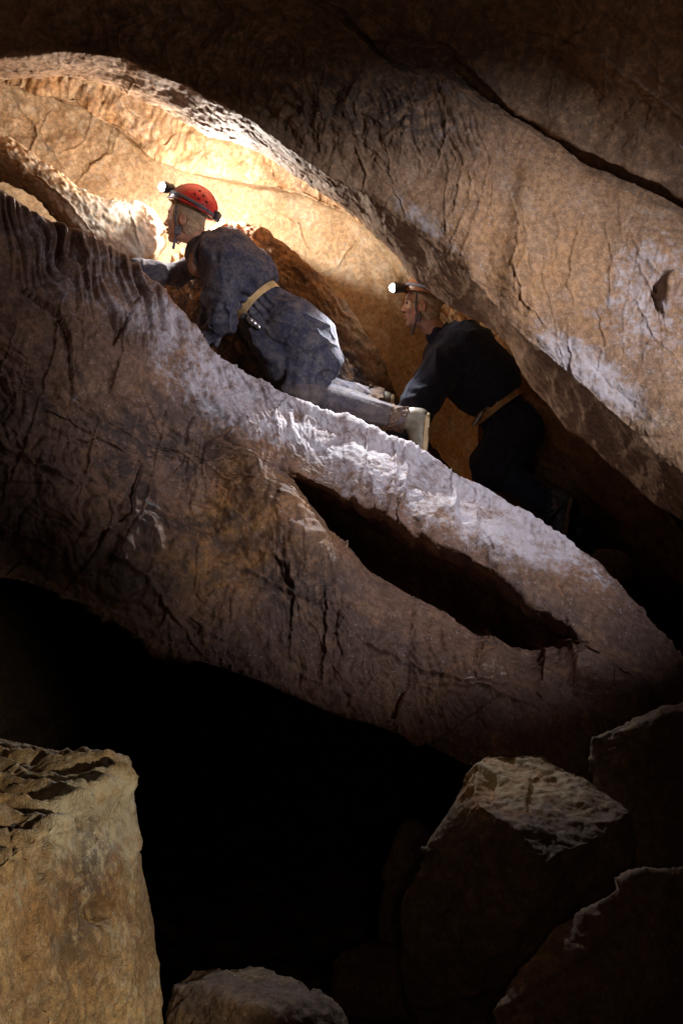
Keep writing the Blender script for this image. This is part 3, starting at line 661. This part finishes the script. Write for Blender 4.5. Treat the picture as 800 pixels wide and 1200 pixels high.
def join_mesh(name, parts, mat, parent):
    V = []; Q = []; n = 0
    for v, q in parts: V.append(v); Q.append(q+n); n += len(v)
    return make_mesh(name, np.concatenate(V), np.concatenate(Q), mat, parent)
def nets(f):
    a = f.f
    for k in range(3):
        sl = [slice(None)]*3; sl[k] = 0; a[tuple(sl)] = .1; sl[k] = -1; a[tuple(sl)] = .1
    return surface_nets(a, f.lo, f.h)

def head_field(O, fr, k, neck):
    f = Field(np.minimum(O, neck)-.19, np.maximum(O, neck)+.19, .0028); M = np.stack(fr)
    E = lambda c, r, kk=.02, op='add': f.ell(loc(O, fr, *c, k), np.array(r)*k, M, kk, op)
    E((-.012, 0, .035), (.100, .076, .092), .0)
    E((.030, 0, -.045), (.058, .056, .072), .03)
    E((.052, 0, -.012), (.036, .050, .05), .02)
    E((.020, 0, -.085), (.058, .046, .036), .02)          # jaw
    E((.066, 0, -.112), (.020, .022, .017), .018)         # chin
    E((.078, 0, .030), (.014, .045, .012), .015)          # brow
    E((.062, .042, -.030), (.022, .018, .018), .018); E((.062, -.042, -.030), (.022, .018, .018), .018)   # cheeks
    for s in (1, -1):
        E((.089, .030*s, .006), (.014, .016, .012), .012, 'cut')
        E((.074, .030*s, .005), (.013, .013, .012), .003)
        E((-.008, .073*s, -.022), (.020, .009, .032), .006); E((-.004, .083*s, -.020), (.011, .006, .020), .005, 'cut')
    f.cap(loc(O, fr, .084, 0, .012, k), loc(O, fr, .108, 0, -.032, k), .007*k, .010*k, .014)     # nose
    E((.098, .009, -.037), (.011, .007, .007), .006); E((.098, -.009, -.037), (.011, .007, .007), .006)
    E((.090, 0, -.064), (.012, .022, .007), .007); E((.087, 0, -.080), (.012, .019, .008), .007)
    E((.099, 0, -.0715), (.010, .024, .0022), .003, 'cut')
    f.cap(loc(O, fr, -.012, 0, -.055, k), neck, .056*k, .062*k, .03)
    return f

def hand_parts(wrist, tip_dir, palm_n, side, k=1):
    """palm, four unequal bent fingers, and a thumb leaving the side of the palm"""
    d, n, s = vn(tip_dir), vn(palm_n), vn(side); w = np.array(wrist, float)
    f = Field(w-.22, w+.22, .004)
    for t in (-.03, -.01, .01, .03): f.cap(w, w+d*.09*k+s*t*k, .022*k, .014*k, .012)
    for t, L in ((-.033, .062), (-.011, .076), (.011, .082), (.033, .072)):
        a = w+d*.09*k+s*t*k; b = a+(d*.9+n*.35)*L*.5*k; c = b+(d*.6+n*.8)*L*.5*k
        f.cap(a, b, .0095*k, .0088*k, .004); f.cap(b, c, .0088*k, .0075*k, .004)
    a = w+d*.025*k+s*.028*k; b = a+(s*.75+d*.6+n*.2)*.038*k; c = b+(d*.85+s*.3+n*.3)*.032*k
    f.cap(a, b, .014*k, .011*k, .006); f.cap(b, c, .011*k, .009*k, .004)
    return nets(f)

def folds(p, seed, amp=.010, sc=1.0, stretch=None):
    q = p*sc
    if stretch is not None:
        s = vn(stretch); t = (q@s.astype(np.float32))[:, None]*s[None].astype(np.float32); q = q-t*.72
    q = warp(q.astype(np.float32), 3.0, .06, 30+seed)
    n = perlin(q*8, seed); m = perlin(q*15+3, seed+1); g = perlin(p*4+7, seed+4)
    return -amp*(1-np.minimum(1, np.abs(n)*2.0))**2*np.clip(.7+1.6*g, 0, 1.3)-amp*.45*(1-np.minimum(1, np.abs(m)*2.2))**2*np.clip(.6-1.6*g, 0, 1.2)+amp*.7*perlin(q*5, seed+2)+amp*.3

def helmet(parent, name, O, fr, k, mat, vents, hl_dir, lens_at):
    r = np.array([.140, .112, .122])*k
    f = Field(np.array(O)-.19, np.array(O)+.19, .0026)
    p = np.stack([f.X.ravel(), f.Y.ravel(), f.Z.ravel()], 1); a, b, c = local(p, O, fr)
    d = ellv(a, b, c, r)
    bot = -.012-.016*np.clip((a/.14), -1, 1)**2*0
    shell = np.maximum(np.maximum(d, -(d+.007)), -(c-bot))
    rim = np.maximum(np.abs(d-.0015)-.0035, np.abs(c-bot-.005)-.005)
    keel = np.maximum(d-.004, np.abs(b)-.012); keel = np.maximum(keel, -(c-.03))
    shell = np.minimum(np.minimum(shell, rim), np.maximum(keel, -(d+.007)))
    f.f = shell.reshape(f.X.shape).astype(np.float32)
    for (x, z) in vents:
        yy = r[1]*math.sqrt(max(.02, 1-(x/r[0])**2-(z/r[2])**2))
        nrm = vn([x/r[0]**2, yy/r[1]**2, z/r[2]**2])
        for s in (1, -1):
            c0_ = np.array([x, yy*s, z]); nn = nrm*np.array([1, s, 1])
            f.cap(loc(O, fr, *(c0_-nn*.02)), loc(O, fr, *(c0_+nn*.02)), .0062, .0062, 0, 'cut')
    hm = f.mesh('helmet', mat, parent, lambda V: {'worn': sstep(.015, .06, local(V.astype(np.float32), O, fr)[0]-.25*local(V.astype(np.float32), O, fr)[2])})
    g = Field(f.lo, np.array(O)+.19, .0026)                      # lining seen through the vents
    g.f = np.maximum(np.maximum(d+.009, -(d+.016)), -(c-bot-.004)).reshape(f.X.shape).astype(np.float32)
    g.mesh('lining', M_black, hm)
    g.f = np.maximum(np.abs(c-(.012+.10*(a+.02)))-.0085, np.abs(d-.0035)-.0024).reshape(f.X.shape).astype(np.float32)
    g.mesh('lamp_strap', M_grey, hm)
    g.f[...] = .2
    g.box(loc(O, fr, -.146*k, 0, .006), (.014, .03, .024), np.stack(fr), 0, .006); g.box(loc(O, fr, -.155*k, 0, -.004), (.008, .018, .012), np.stack(fr), .003, .004)
    g.mesh('battery_box', M_black, hm)
    # headlamp: bracket, ribbed body and bezel as one piece, lens on its own
    L = np.array(lens_at); hd = vn(hl_dir); h = Field(L-.10, L+.13, .0018)
    h.cap(L-hd*.050, L-hd*.012, .020, .024, .004); h.cap(L-hd*.012, L-hd*.004, .029, .029, .001)
    for t in (.022, .032, .042): h.cap(L-hd*t, L-hd*(t+.001), .0255, .0255, .0008)
    h.cap(L-hd*.045, loc(O, fr, .133*k, 0, .028*k), .013, .014, .006)
    h.cap(L+hd*.022, L+hd*.0, .0235, .024, 0, 'cut')
    lamp = h.mesh('headlamp', M_black, parent)
    e = Field(L-.04, L+.04, .0012); e.cap(L-hd*.002, L+hd*.006, .0228, .0222, 0); e.mesh('lens', M_lens, lamp)
    return hm

def caver(label, D, O, pitch, yaw, k, hc, htilt, hmat, suit, bootmat, solemat, J, vents, lens_px, seed, undershirt=True):
    Q = lambda x, y, dy=0: np.array(P(x, y, D+dy))
    fr = frame(pitch, yaw); hfr = frame(htilt, yaw)
    root = bpy.data.objects.new('person', None); COL.objects.link(root); root.location = Q(*J['base']); root.empty_display_size = .1
    tag(root, label, 'person', 'cavers crawling along the ledge')
    Oc = Q(*O); neck = Q(*J['neck'])
    # --- body, one figure inside the clothes
    hf = head_field(Oc, fr, k, neck); parts = [nets(hf)]
    allp = np.array([Q(*q) for key in ('neck', 'shoulder', 'mid', 'waist', 'pelvis', 'arm_near', 'arm_far', 'leg_near', 'leg_far') for q in (J[key] if isinstance(J[key], list) else [J[key]])])
    bf = Field(allp.min(0)-.2, allp.max(0)+.2, .012)
    sh, mid, wa, pe = [Q(*J[n]) for n in ('shoulder', 'mid', 'waist', 'pelvis')]
    bf.cap(neck, sh, .05, .11, .05); bf.cap(sh, mid, .115, .12, .04); bf.cap(mid, wa, .12, .09, .04); bf.cap(wa, pe, .09, .12, .04)
    for arm in (J['arm_near'], J['arm_far']):
        a, b, c = [Q(*q) for q in arm]; bf.cap(a, b, .045, .036, .03); bf.cap(b, c, .036, .024, .01)
    for leg in (J['leg_near'], J['leg_far']):
        a, b, c = [Q(*q) for q in leg]; bf.cap(a, b, .075, .05, .03); bf.cap(b, c, .048, .035, .01)
    parts.append(nets(bf))
    for (wr, dr, nn, sd) in J['hands']: parts.append(hand_parts(Q(*wr), dr, nn, sd, k*1.02))
    body = join_mesh('body', parts, M_skin, root)
    for s in (1, -1):
        e = Field(loc(Oc, fr, .078, .030*s, .005, k)-.02, loc(Oc, fr, .078, .030*s, .005, k)+.02, .0016)
        e.ell(loc(Oc, fr, .0785, .030*s, .004, k), (.0105, .0125, .008), np.stack(fr), 0); e.mesh('eye', M_black, body)
    # --- hair
    h = Field(Oc-.15, Oc+.15, .0028); p = np.stack([h.X.ravel(), h.Y.ravel(), h.Z.ravel()], 1); a, b, c = local(p, Oc, fr, k)
    d = ellv(a+.012, b, c-.03, (.106, .083, .098))
    low = ellv(a+.040, b, c+.040, (.066, .080, .082)); d = np.minimum(d, low)
    front = a-(J.get('fringe', .052)-.5*np.clip(-c-.02, 0, .2))                 # hairline runs back towards the ear
    earcut = .030-np.sqrt((a-.0)**2+(c+.026)**2)*1.0
    d = np.maximum(np.maximum(d, front), -(c+.10)); d = np.maximum(d, np.where(np.abs(b) > .05, earcut*.8, -1))
    m = np.abs(d) < .03; st = np.zeros_like(d); q = np.stack([a[m]*30, b[m]*60, c[m]*140-a[m]*60], 1).astype(np.float32)
    st[m] = .009*fbm(q, 3, .6, seed=seed)+.006*perlin(q*.25, seed+3)
    hx, hy, hz = local(p, Q(*hc), hfr); inside = ellv(hx, hy, hz, np.array([.128, .101, .110])*k)
    d = np.maximum(d+st, np.where(hz > 0, inside, -1)); h.f = (d*k).reshape(h.X.shape).astype(np.float32); h.mesh('hair', J.get('hair', M_hair), root)
    # --- helmet and lamp, chin strap
    helmet(root, 'helmet', Q(*hc), hfr, k, hmat, vents, J['lamp_dir'], Q(*lens_px))
    c_ = Field(Oc-.17, Oc+.17, .0026); side = .079
    A = loc(Oc, fr, .030, side, .045, k); B = loc(Oc, fr, .034, side-.012, -.030, k); C3 = loc(Oc, fr, .020, .063, -.086, k)
    D3 = loc(Oc, fr, .040, .034, -.128, k); E3 = loc(Oc, fr, .040, -.034, -.128, k); F3 = loc(Oc, fr, .020, -.063, -.086, k); G3 = loc(Oc, fr, .030, -side, .045, k)
    for u, v in ((A, B), (B, C3), (C3, D3), (D3, E3), (E3, F3), (F3, G3)): c_.cap(u, v, .0048, .0048, .002)
    c_.cap(loc(Oc, fr, -.03, side-.004, .03, k), C3, .004, .004, .002)
    c_.cap(D3, Q(*J['tail']), .006, .0075, .002); cs = c_.mesh('chin_strap', M_grey, root)
    c_.f[...] = .2; c_.box(loc(Oc, fr, .018, .068, -.086, k), (.017, .009, .019), np.stack(fr), 0, .005); c_.box(loc(Oc, fr, .030, .066, -.074, k), (.006, .009, .008), np.stack(fr), .003, .003)
    c_.mesh('clip', M_grey, cs)
    # --- jacket
    def field_for(lst, pad=.16, h=.0046): A_ = np.array(lst); return Field(A_.min(0)-pad, A_.max(0)+pad, h)
    an = [Q(*q) for q in J['arm_near']]; af = [Q(*q) for q in J['arm_far']]
    jf = field_for([sh, mid, wa]+an+af, .17)
    R = J['R']; axis = vn(pe-sh)
    jf.cap(sh+[0, .10, 0], mid+[0, .06, 0], R[0], R[1], .05); jf.cap(sh-[0, .08, 0], mid-[0, .06, 0], R[0]*.95, R[1], .05)
    jf.cap(mid, wa-axis*.02, R[1]*1.05, R[2], .04)
    ra = J['ra']
    jf.cap(an[0], an[1], ra[0], ra[1], .03); jf.cap(an[1], an[2], ra[1]*.9, ra[2], .015); jf.cap(af[0], af[1], ra[0]*.85, ra[1]*.8, .03); jf.cap(af[1], af[2], ra[1]*.75, ra[2], .015)
    for (u, v, r0, r1, kk) in J.get('caps', []): jf.cap(Q(*u), Q(*v), r0, r1, kk)
    nk = vn(Oc-neck); jf.cap(neck+nk*.0, neck+nk*.16, .054, .064, .010, 'cut')
    for (u, v, r0, r1) in J.get('cuts', []): jf.cap(Q(*u), Q(*v), r0, r1, .014, 'cut')
    adir = vn(an[1]-an[0])
    jf.noise(lambda p: folds(p, seed, J.get('wr', .013), 1, adir)+.0012*perlin(p*60, 5), .045)
    def gather(p, n, amp, seed_):
        q = p-wa.astype(np.float32); al = q@axis.astype(np.float32); pr = vn(np.cross([0, 1, 0], axis)).astype(np.float32); th = np.arctan2(q[:, 1], q@pr)
        return amp*np.exp(-(al/.10)**2)*np.sin(th*n+3*perlin(p*8, seed_)).astype(np.float32)
    def knee(p, K, dv, amp):
        q = p-K.astype(np.float32); al = q@dv.astype(np.float32); rr_ = np.sqrt((q**2).sum(1)); return amp*np.exp(-(rr_/.15)**2)*np.sin(al*85+5*perlin(p*7, 3)).astype(np.float32)
    jf.noise(lambda p: gather(p, 17, .007, 2)+knee(p, an[1], adir, .006), .045)
    # waist cut-off
    pp = (jf.X-wa[0])*axis[0]+(jf.Y-wa[1])*axis[1]+(jf.Z-wa[2])*axis[2]
    near_waist = (np.abs(pp) < .2)
    ax2 = np.sqrt(np.maximum(0, (jf.X-wa[0])**2+(jf.Y-wa[1])**2+(jf.Z-wa[2])**2-pp**2)) < R[2]+.07
    jf.f = np.where(near_waist & ax2, np.maximum(jf.f, pp+.012), jf.f)
    jk = jf.mesh('jacket', suit, root)
    jc = Field(neck-.16, neck+.16, .003)                                    # stand-up collar
    jc.cap(neck-nk*.03, neck+nk*.030, .078, .074, 0); jc.cap(neck-nk*.08, neck+nk*.10, .066, .064, .006, 'cut'); jc.noise(lambda p: .004*perlin(p*22, seed), .03)
    jc.cap(neck+fr[0]*.09+nk*.08, neck+fr[0]*.09-nk*.05, .035, .02, .01, 'cut')
    jc.mesh('collar', suit, jk)
    if undershirt:
        us = Field(neck-.2, neck+.2, .0045); us.cap(neck+nk*.012, sh, .062, .09, .02); us.cap(neck+fr[0]*.02, Q(*J['chest']), .060, .050, .02); us.noise(lambda p: .5*folds(p, seed+9, .008), .04); us.mesh('undershirt', M_shirt, root)
    # --- belt
    b = Field(wa-.24, wa+.24, .0036); pp = (b.X-wa[0])*axis[0]+(b.Y-wa[1])*axis[1]+(b.Z-wa[2])*axis[2]
    X, Y, Z = b.X-wa[0]-pp*axis[0], b.Y-wa[1]-pp*axis[1], b.Z-wa[2]-pp*axis[2]
    perp = vn(np.cross([0, 1, 0], axis)); u_ = X*perp[0]+Y*perp[1]+Z*perp[2]; v_ = Y
    bow = .05*(v_/.15)**2*-1                            # the belt sags into a curve round the hip
    rr = np.sqrt((u_/1.0)**2+(v_/1.12)**2)-(R[2]+.010)
    b.f = np.maximum(np.abs(pp-bow*.15-.003)-.024, np.abs(rr)-.0035).astype(np.float32); bel = b.mesh('belt', M_web, root)
    # metal adjuster on the belt
    kb = Q(*J['buckle']); t1_ = vn(np.array(J['buckle_dir'])); g = Field(kb-.10, kb+.10, .0026)
    g.cap(kb-t1_*.035, kb+t1_*.028, .011, .011, .004); g.cap(kb-t1_*.02, kb-t1_*.014, .0145, .0145, 0); g.cap(kb+t1_*.0, kb+t1_*.006, .0145, .0145, 0)
    g.cap(kb+t1_*.03, kb+t1_*.036, .013, .012, .002); g.cap(kb-t1_*.03, kb-t1_*.055+[0.012, .02, .01], .005, .005, .002); g.mesh('buckle', M_steel, bel)
    # --- trousers
    ln = [Q(*q) for q in J['leg_near']]; lf = [Q(*q) for q in J['leg_far']]; T = J['T']
    tf = field_for([wa, pe]+ln+lf, .21)
    tf.cap(wa, pe, R[2]-.004, T[0], .04); tf.cap(pe-[0, .07, 0], pe+[0, .07, 0], T[0], T[0], .04)
    for L_ in (ln, lf):
        tf.cap(L_[0], L_[1], T[1], T[2], .045); tf.cap(L_[1], L_[2], T[3], T[4], .02)
    for (u, v, r0, r1, kk) in J.get('tcaps', []): tf.cap(Q(*u), Q(*v), r0, r1, kk)
    ldir = vn(ln[1]-ln[0])
    tf.noise(lambda p: folds(p, seed+5, J.get('wr', .013), 1, vn(ln[2]-ln[1]))+.0012*perlin(p*60, 6), .045)
    tf.noise(lambda p: gather(p, 19, .008, 4)+knee(p, ln[1], vn(ln[2]-ln[1]), .008), .045)
    pp = (tf.X-wa[0])*axis[0]+(tf.Y-wa[1])*axis[1]+(tf.Z-wa[2])*axis[2]
    tf.f = np.where(np.abs(pp) < .2, np.maximum(tf.f, -(pp-.010)), tf.f)
    for L_ in (ln, lf):                                                     # open end at the ankle
        dv = vn(L_[2]-L_[1]); q = (tf.X-L_[2][0])*dv[0]+(tf.Y-L_[2][1])*dv[1]+(tf.Z-L_[2][2])*dv[2]
        tf.f = np.where((q > -.05) & (np.sqrt((tf.X-L_[2][0])**2+(tf.Y-L_[2][1])**2+(tf.Z-L_[2][2])**2) < .18), np.maximum(tf.f, q), tf.f)
    def worn(V):
        q = V-ln[1]; al = q@vn(ln[2]-ln[1]); return {'worn': .50*sstep(.05, .50, al)+.35*sstep(.05, -.12, (V[:, 2]-ln[1][2])-.02)*0+.6*np.exp(-((al-.0)/.12)**2)*(V[:, 2] < ln[1][2]+.03)}
    tr = tf.mesh('trousers', suit, root, worn)
    for L_ in (ln, lf):
        dv = vn(L_[2]-L_[1]); c2 = Field(L_[2]-.14, L_[2]+.14, .0034)
        c2.cap(L_[2]-dv*.075, L_[2]+dv*.006, T[4]+.004, T[4]+.003, 0)
        q = (c2.X-L_[2][0])*dv[0]+(c2.Y-L_[2][1])*dv[1]+(c2.Z-L_[2][2])*dv[2]
        c2.noise(lambda p: folds(p, seed+15, .016, 2.2), .04); c2.f = np.maximum(c2.f, np.abs(q+.035)-.042); c2.mesh('cuff', J.get('cuffmat', M_cuff), tr)
    # --- boots
    for (ank, heel, toe, sole_n) in J['boots']:
        an_, he, to = Q(*ank), Q(*heel), Q(*toe); n = vn(sole_n); n = vn(n-vn(to-he)*(n@vn(to-he)))
        f2 = Field(np.minimum(np.minimum(an_, he), to)-.12, np.maximum(np.maximum(an_, he), to)+.12, .0034)
        f2.cap(an_, he-n*.05, .045, .043, .03); f2.cap(he-n*.036, to-n*.030, .040, .034, .025); f2.cap(to-n*.03, to-n*.028-vn(to-he)*.03, .038, .040, .02)
        f2.cap(he-n*.085, he*.4+to*.6-n*.055, .042, .030, .03)
        f2.noise(lambda p: .0035*perlin(p*20, seed)+.004*folds(p, seed+2, .5, 1.3), .03)
        q = (f2.X-he[0])*n[0]+(f2.Y-he[1])*n[1]+(f2.Z-he[2])*n[2]; f2.f = np.maximum(f2.f, q+.004)
        bo = f2.mesh('boot', bootmat, root)
        s2_ = Field(f2.lo, np.maximum(np.maximum(an_, he), to)+.12, .0034); ld_ = vn(to-he); sd_ = vn(np.cross(n, ld_)); Ls = np.linalg.norm(to-he)
        s2_.cap(he-n*.006+ld_*.008, to-n*.006, .037, .040, 0); q = (s2_.X-he[0])*n[0]+(s2_.Y-he[1])*n[1]+(s2_.Z-he[2])*n[2]
        al = (s2_.X-he[0])*ld_[0]+(s2_.Y-he[1])*ld_[1]+(s2_.Z-he[2])*ld_[2]
        s2_.f = np.maximum(np.maximum(s2_.f, -(q+.012)), q-(.010+.002*(np.sin(al*330) > 0)-.004*((al > .05) & (al < .085)))).astype(np.float32)
        s2_.mesh('sole', solemat, bo)
    return root

VENT = [(-.030, .078), (-.058, .062), (-.084, .040), (-.018, .050), (-.046, .035), (-.074, .016)]
caver('caver in a red vented helmet and muddy navy overalls with a tan belt, crawling ahead', 5.1, (217, 256), 4, 6, .95, (225, 243), 24, M_red, M_suit, M_boot, M_sole, dict(
    base=(330, 500, 0), neck=(243, 290, .0), shoulder=(266, 309, 0), mid=(287, 331, 0), waist=(301, 355, 0), pelvis=(343, 386, 0),
    arm_near=[(264, 306, -.17), (262, 376, -.21), (222, 408, -.10)], arm_far=[(250, 302, .15), (206, 322, .12), (160, 314, .02)],
    leg_near=[(358, 404, -.09), (352, 460, -.11), (474, 492, -.12)], leg_far=[(356, 400, .11), (338, 446, .13), (446, 470, .14)],
    hands=[((218, 411, -.09), (-1, -.1, -.2), (0, 0, -1), (0, 1, 0)), ((160, 312, .02), (-1, -.15, .05), (0, 0, -1), (0, -1, 0))],
    R=(.158, .160, .128), ra=(.088, .074, .050), T=(.150, .135, .105, .080, .062), wr=.014,
    caps=[((243, 300, 0), (264, 304, 0), .105, .155, .03), ((262, 378, -.22), (240, 400, -.20), .05, .028, .02), ((270, 375, -.2), (254, 402, -.2), .04, .018, .012), ((252, 330, -.2), (236, 392, -.14), .045, .03, .03)],
    cuts=[((226, 286, -.16), (231, 322, -.19), .045, .018), ((251, 298, -.26), (257, 326, -.29), .020, .012), ((244, 372, -.27), (250, 398, -.26), .012, .010)],
    tcaps=[((300, 372, -.05), (330, 428, -.08), .085, .10, .03), ((362, 398, -.06), (372, 420, -.07), .145, .125, .04)],
    chest=(232, 312, -.09), tail=(203, 290, -.03), lamp_dir=(-.70, -.71, -.06), buckle=(297, 378, -.155), buckle_dir=(.75, .0, -.62),
    boots=[((471, 492, -.12), (501, 490, -.12), (498, 524, -.12), (1, -.15, .05)), ((438, 470, .14), (460, 468, .14), (461, 500, .14), (1, -.1, .05))]),
    VENT, (192, 219, -.03), 3)
caver('caver in an orange brown helmet and dark overalls following behind in shadow', 5.36, (494, 357), 2, 4, .95, (502, 346), 14, M_orange, M_suit_dark, M_boot_dark, M_sole_dark, dict(
    base=(580, 600, 0), neck=(517, 397, 0), shoulder=(540, 418, 0), mid=(566, 446, 0), waist=(584, 474, 0), pelvis=(603, 504, 0),
    arm_near=[(522, 424, -.17), (494, 468, -.2), (470, 512, -.12)], arm_far=[(516, 420, .15), (500, 470, .14), (470, 505, .05)],
    leg_near=[(596, 516, -.09), (576, 545, -.10), (650, 598, -.12)], leg_far=[(604, 512, .1), (590, 552, .12), (680, 620, .12)],
    hands=[((470, 514, -.12), (-1, -.1, -.1), (0, 0, -1), (0, 1, 0)), ((468, 507, .05), (-1, -.15, .05), (0, 0, -1), (0, -1, 0))],
    R=(.185, .180, .130), ra=(.110, .102, .080), T=(.140, .125, .118, .078, .066), wr=.011,
    tail=(481, 397, -.03), lamp_dir=(-.9, -.40, -.08), buckle=(560, 490, -.15), buckle_dir=(-.5, 0, -.8), cuffmat=M_boot_dark,
    boots=[((640, 590, -.12), (668, 586, -.12), (662, 622, -.12), (1, -.15, .2)), ((676, 616, .12), (706, 618, .12), (700, 654, .12), (1, -.1, .2))]),
    [(-.03, .078), (-.058, .062), (-.018, .05)], (462, 337, -.05), 8, undershirt=False)
#PEOPLE_END
# ================================================================== CAMERA, LIGHT
cam = bpy.data.cameras.new('camera'); co = bpy.data.objects.new('camera', cam); COL.objects.link(co)
cam.sensor_fit = 'HORIZONTAL'; cam.sensor_width = 24; cam.lens = 35.01; cam.clip_end = 200; cam.clip_start = .05
co.location = (0, 0, EYE); co.rotation_euler = (math.pi/2, 0, 0); C.camera = co
w = bpy.data.worlds.new('World'); C.world = w; w.use_nodes = True
w.node_tree.nodes['Background'].inputs[0].default_value = (.06, .032, .024, 1); w.node_tree.nodes['Background'].inputs[1].default_value = .1

def spot(name, loc, target, power, size, col, blend=.6, radius=.05):
    l = bpy.data.lights.new(name, 'SPOT'); l.energy = power; l.spot_size = math.radians(size); l.spot_blend = blend; l.color = col; l.shadow_soft_size = radius
    o = bpy.data.objects.new(name, l); COL.objects.link(o); o.location = loc
    o.rotation_euler = (Vector(target)-Vector(loc)).to_track_quat('-Z', 'Y').to_euler(); return o
def point(name, loc, power, col, radius=.04):
    l = bpy.data.lights.new(name, 'POINT'); l.energy = power; l.color = col; l.shadow_soft_size = radius
    o = bpy.data.objects.new(name, l); COL.objects.link(o); o.location = loc; return o
spot('flash_key', (2.3, 1.2, 3.15), P(535, 465, 4.5), 590, 47, (.88, .88, 1.0), 1.0, .04)
point('flash_hidden', P(238, 234, 5.40), 98, (1, .94, .86), .04)
spot('headlamp_first', P(183, 218, 5.02), P(40, 250, 5.4), 10, 80, (.92, .95, 1), .7, .02)
spot('headlamp_second_fill', P(455, 338, 5.24), P(385, 520, 4.6), 125, 80, (.92, .95, 1), .7, .02)  # added fill at the second headlamp, aimed down at the crest, off its beam
spot('flash_low', (.6, 1.0, 1.12), P(40, 1030, 2.7), 105, 40, (1, .86, .62), .6, .03)
spot('fill_left', (1.5, 2.9, 3.35), P(110, 370, 4.4), 60, 40, (.90, .88, 1.0), 1.0, .02)  # added cool fill raking the upper left ledge
spot('fill_side', (-.1, 2.3, 3.1), P(590, 905, 3.35), 15, 17, (1, .80, .52), 1.0, .03)  # added warm fill for the top of the lower-right block
spot('fill_rear', (-.5, 1.0, 2.5), P(622, 580, 5.2), 22, 8, (.9, .9, 1), 1.0, .03)  # added weak fill for the second caver's legs
spot('fill_floor', (.2, .2, 1.5), P(520, 1060, 3.3), 5, 42, (1, .62, .42), 1.0, .05)  # added faint fill over the lower boulders
spot('fill_roof', (-.3, .2, 1.5), P(360, 20, 4.1), 30, 66, (1, .72, .56), 1.0, .05)  # added faint fill to lift the dark ceiling
point('fill_far', P(690, 610, 5.75), 2.2, (1, .72, .42), .04)  # added unseen fill in place of warm bounce behind the second caver
C.render.engine = 'CYCLES'; C.cycles.max_bounces = 4; C.cycles.diffuse_bounces = 3; C.cycles.glossy_bounces = 2; C.cycles.caustics_reflective = False
C.view_settings.view_transform = 'Standard'; C.view_settings.look = 'None'; C.view_settings.gamma = 1; C.view_settings.exposure = 0
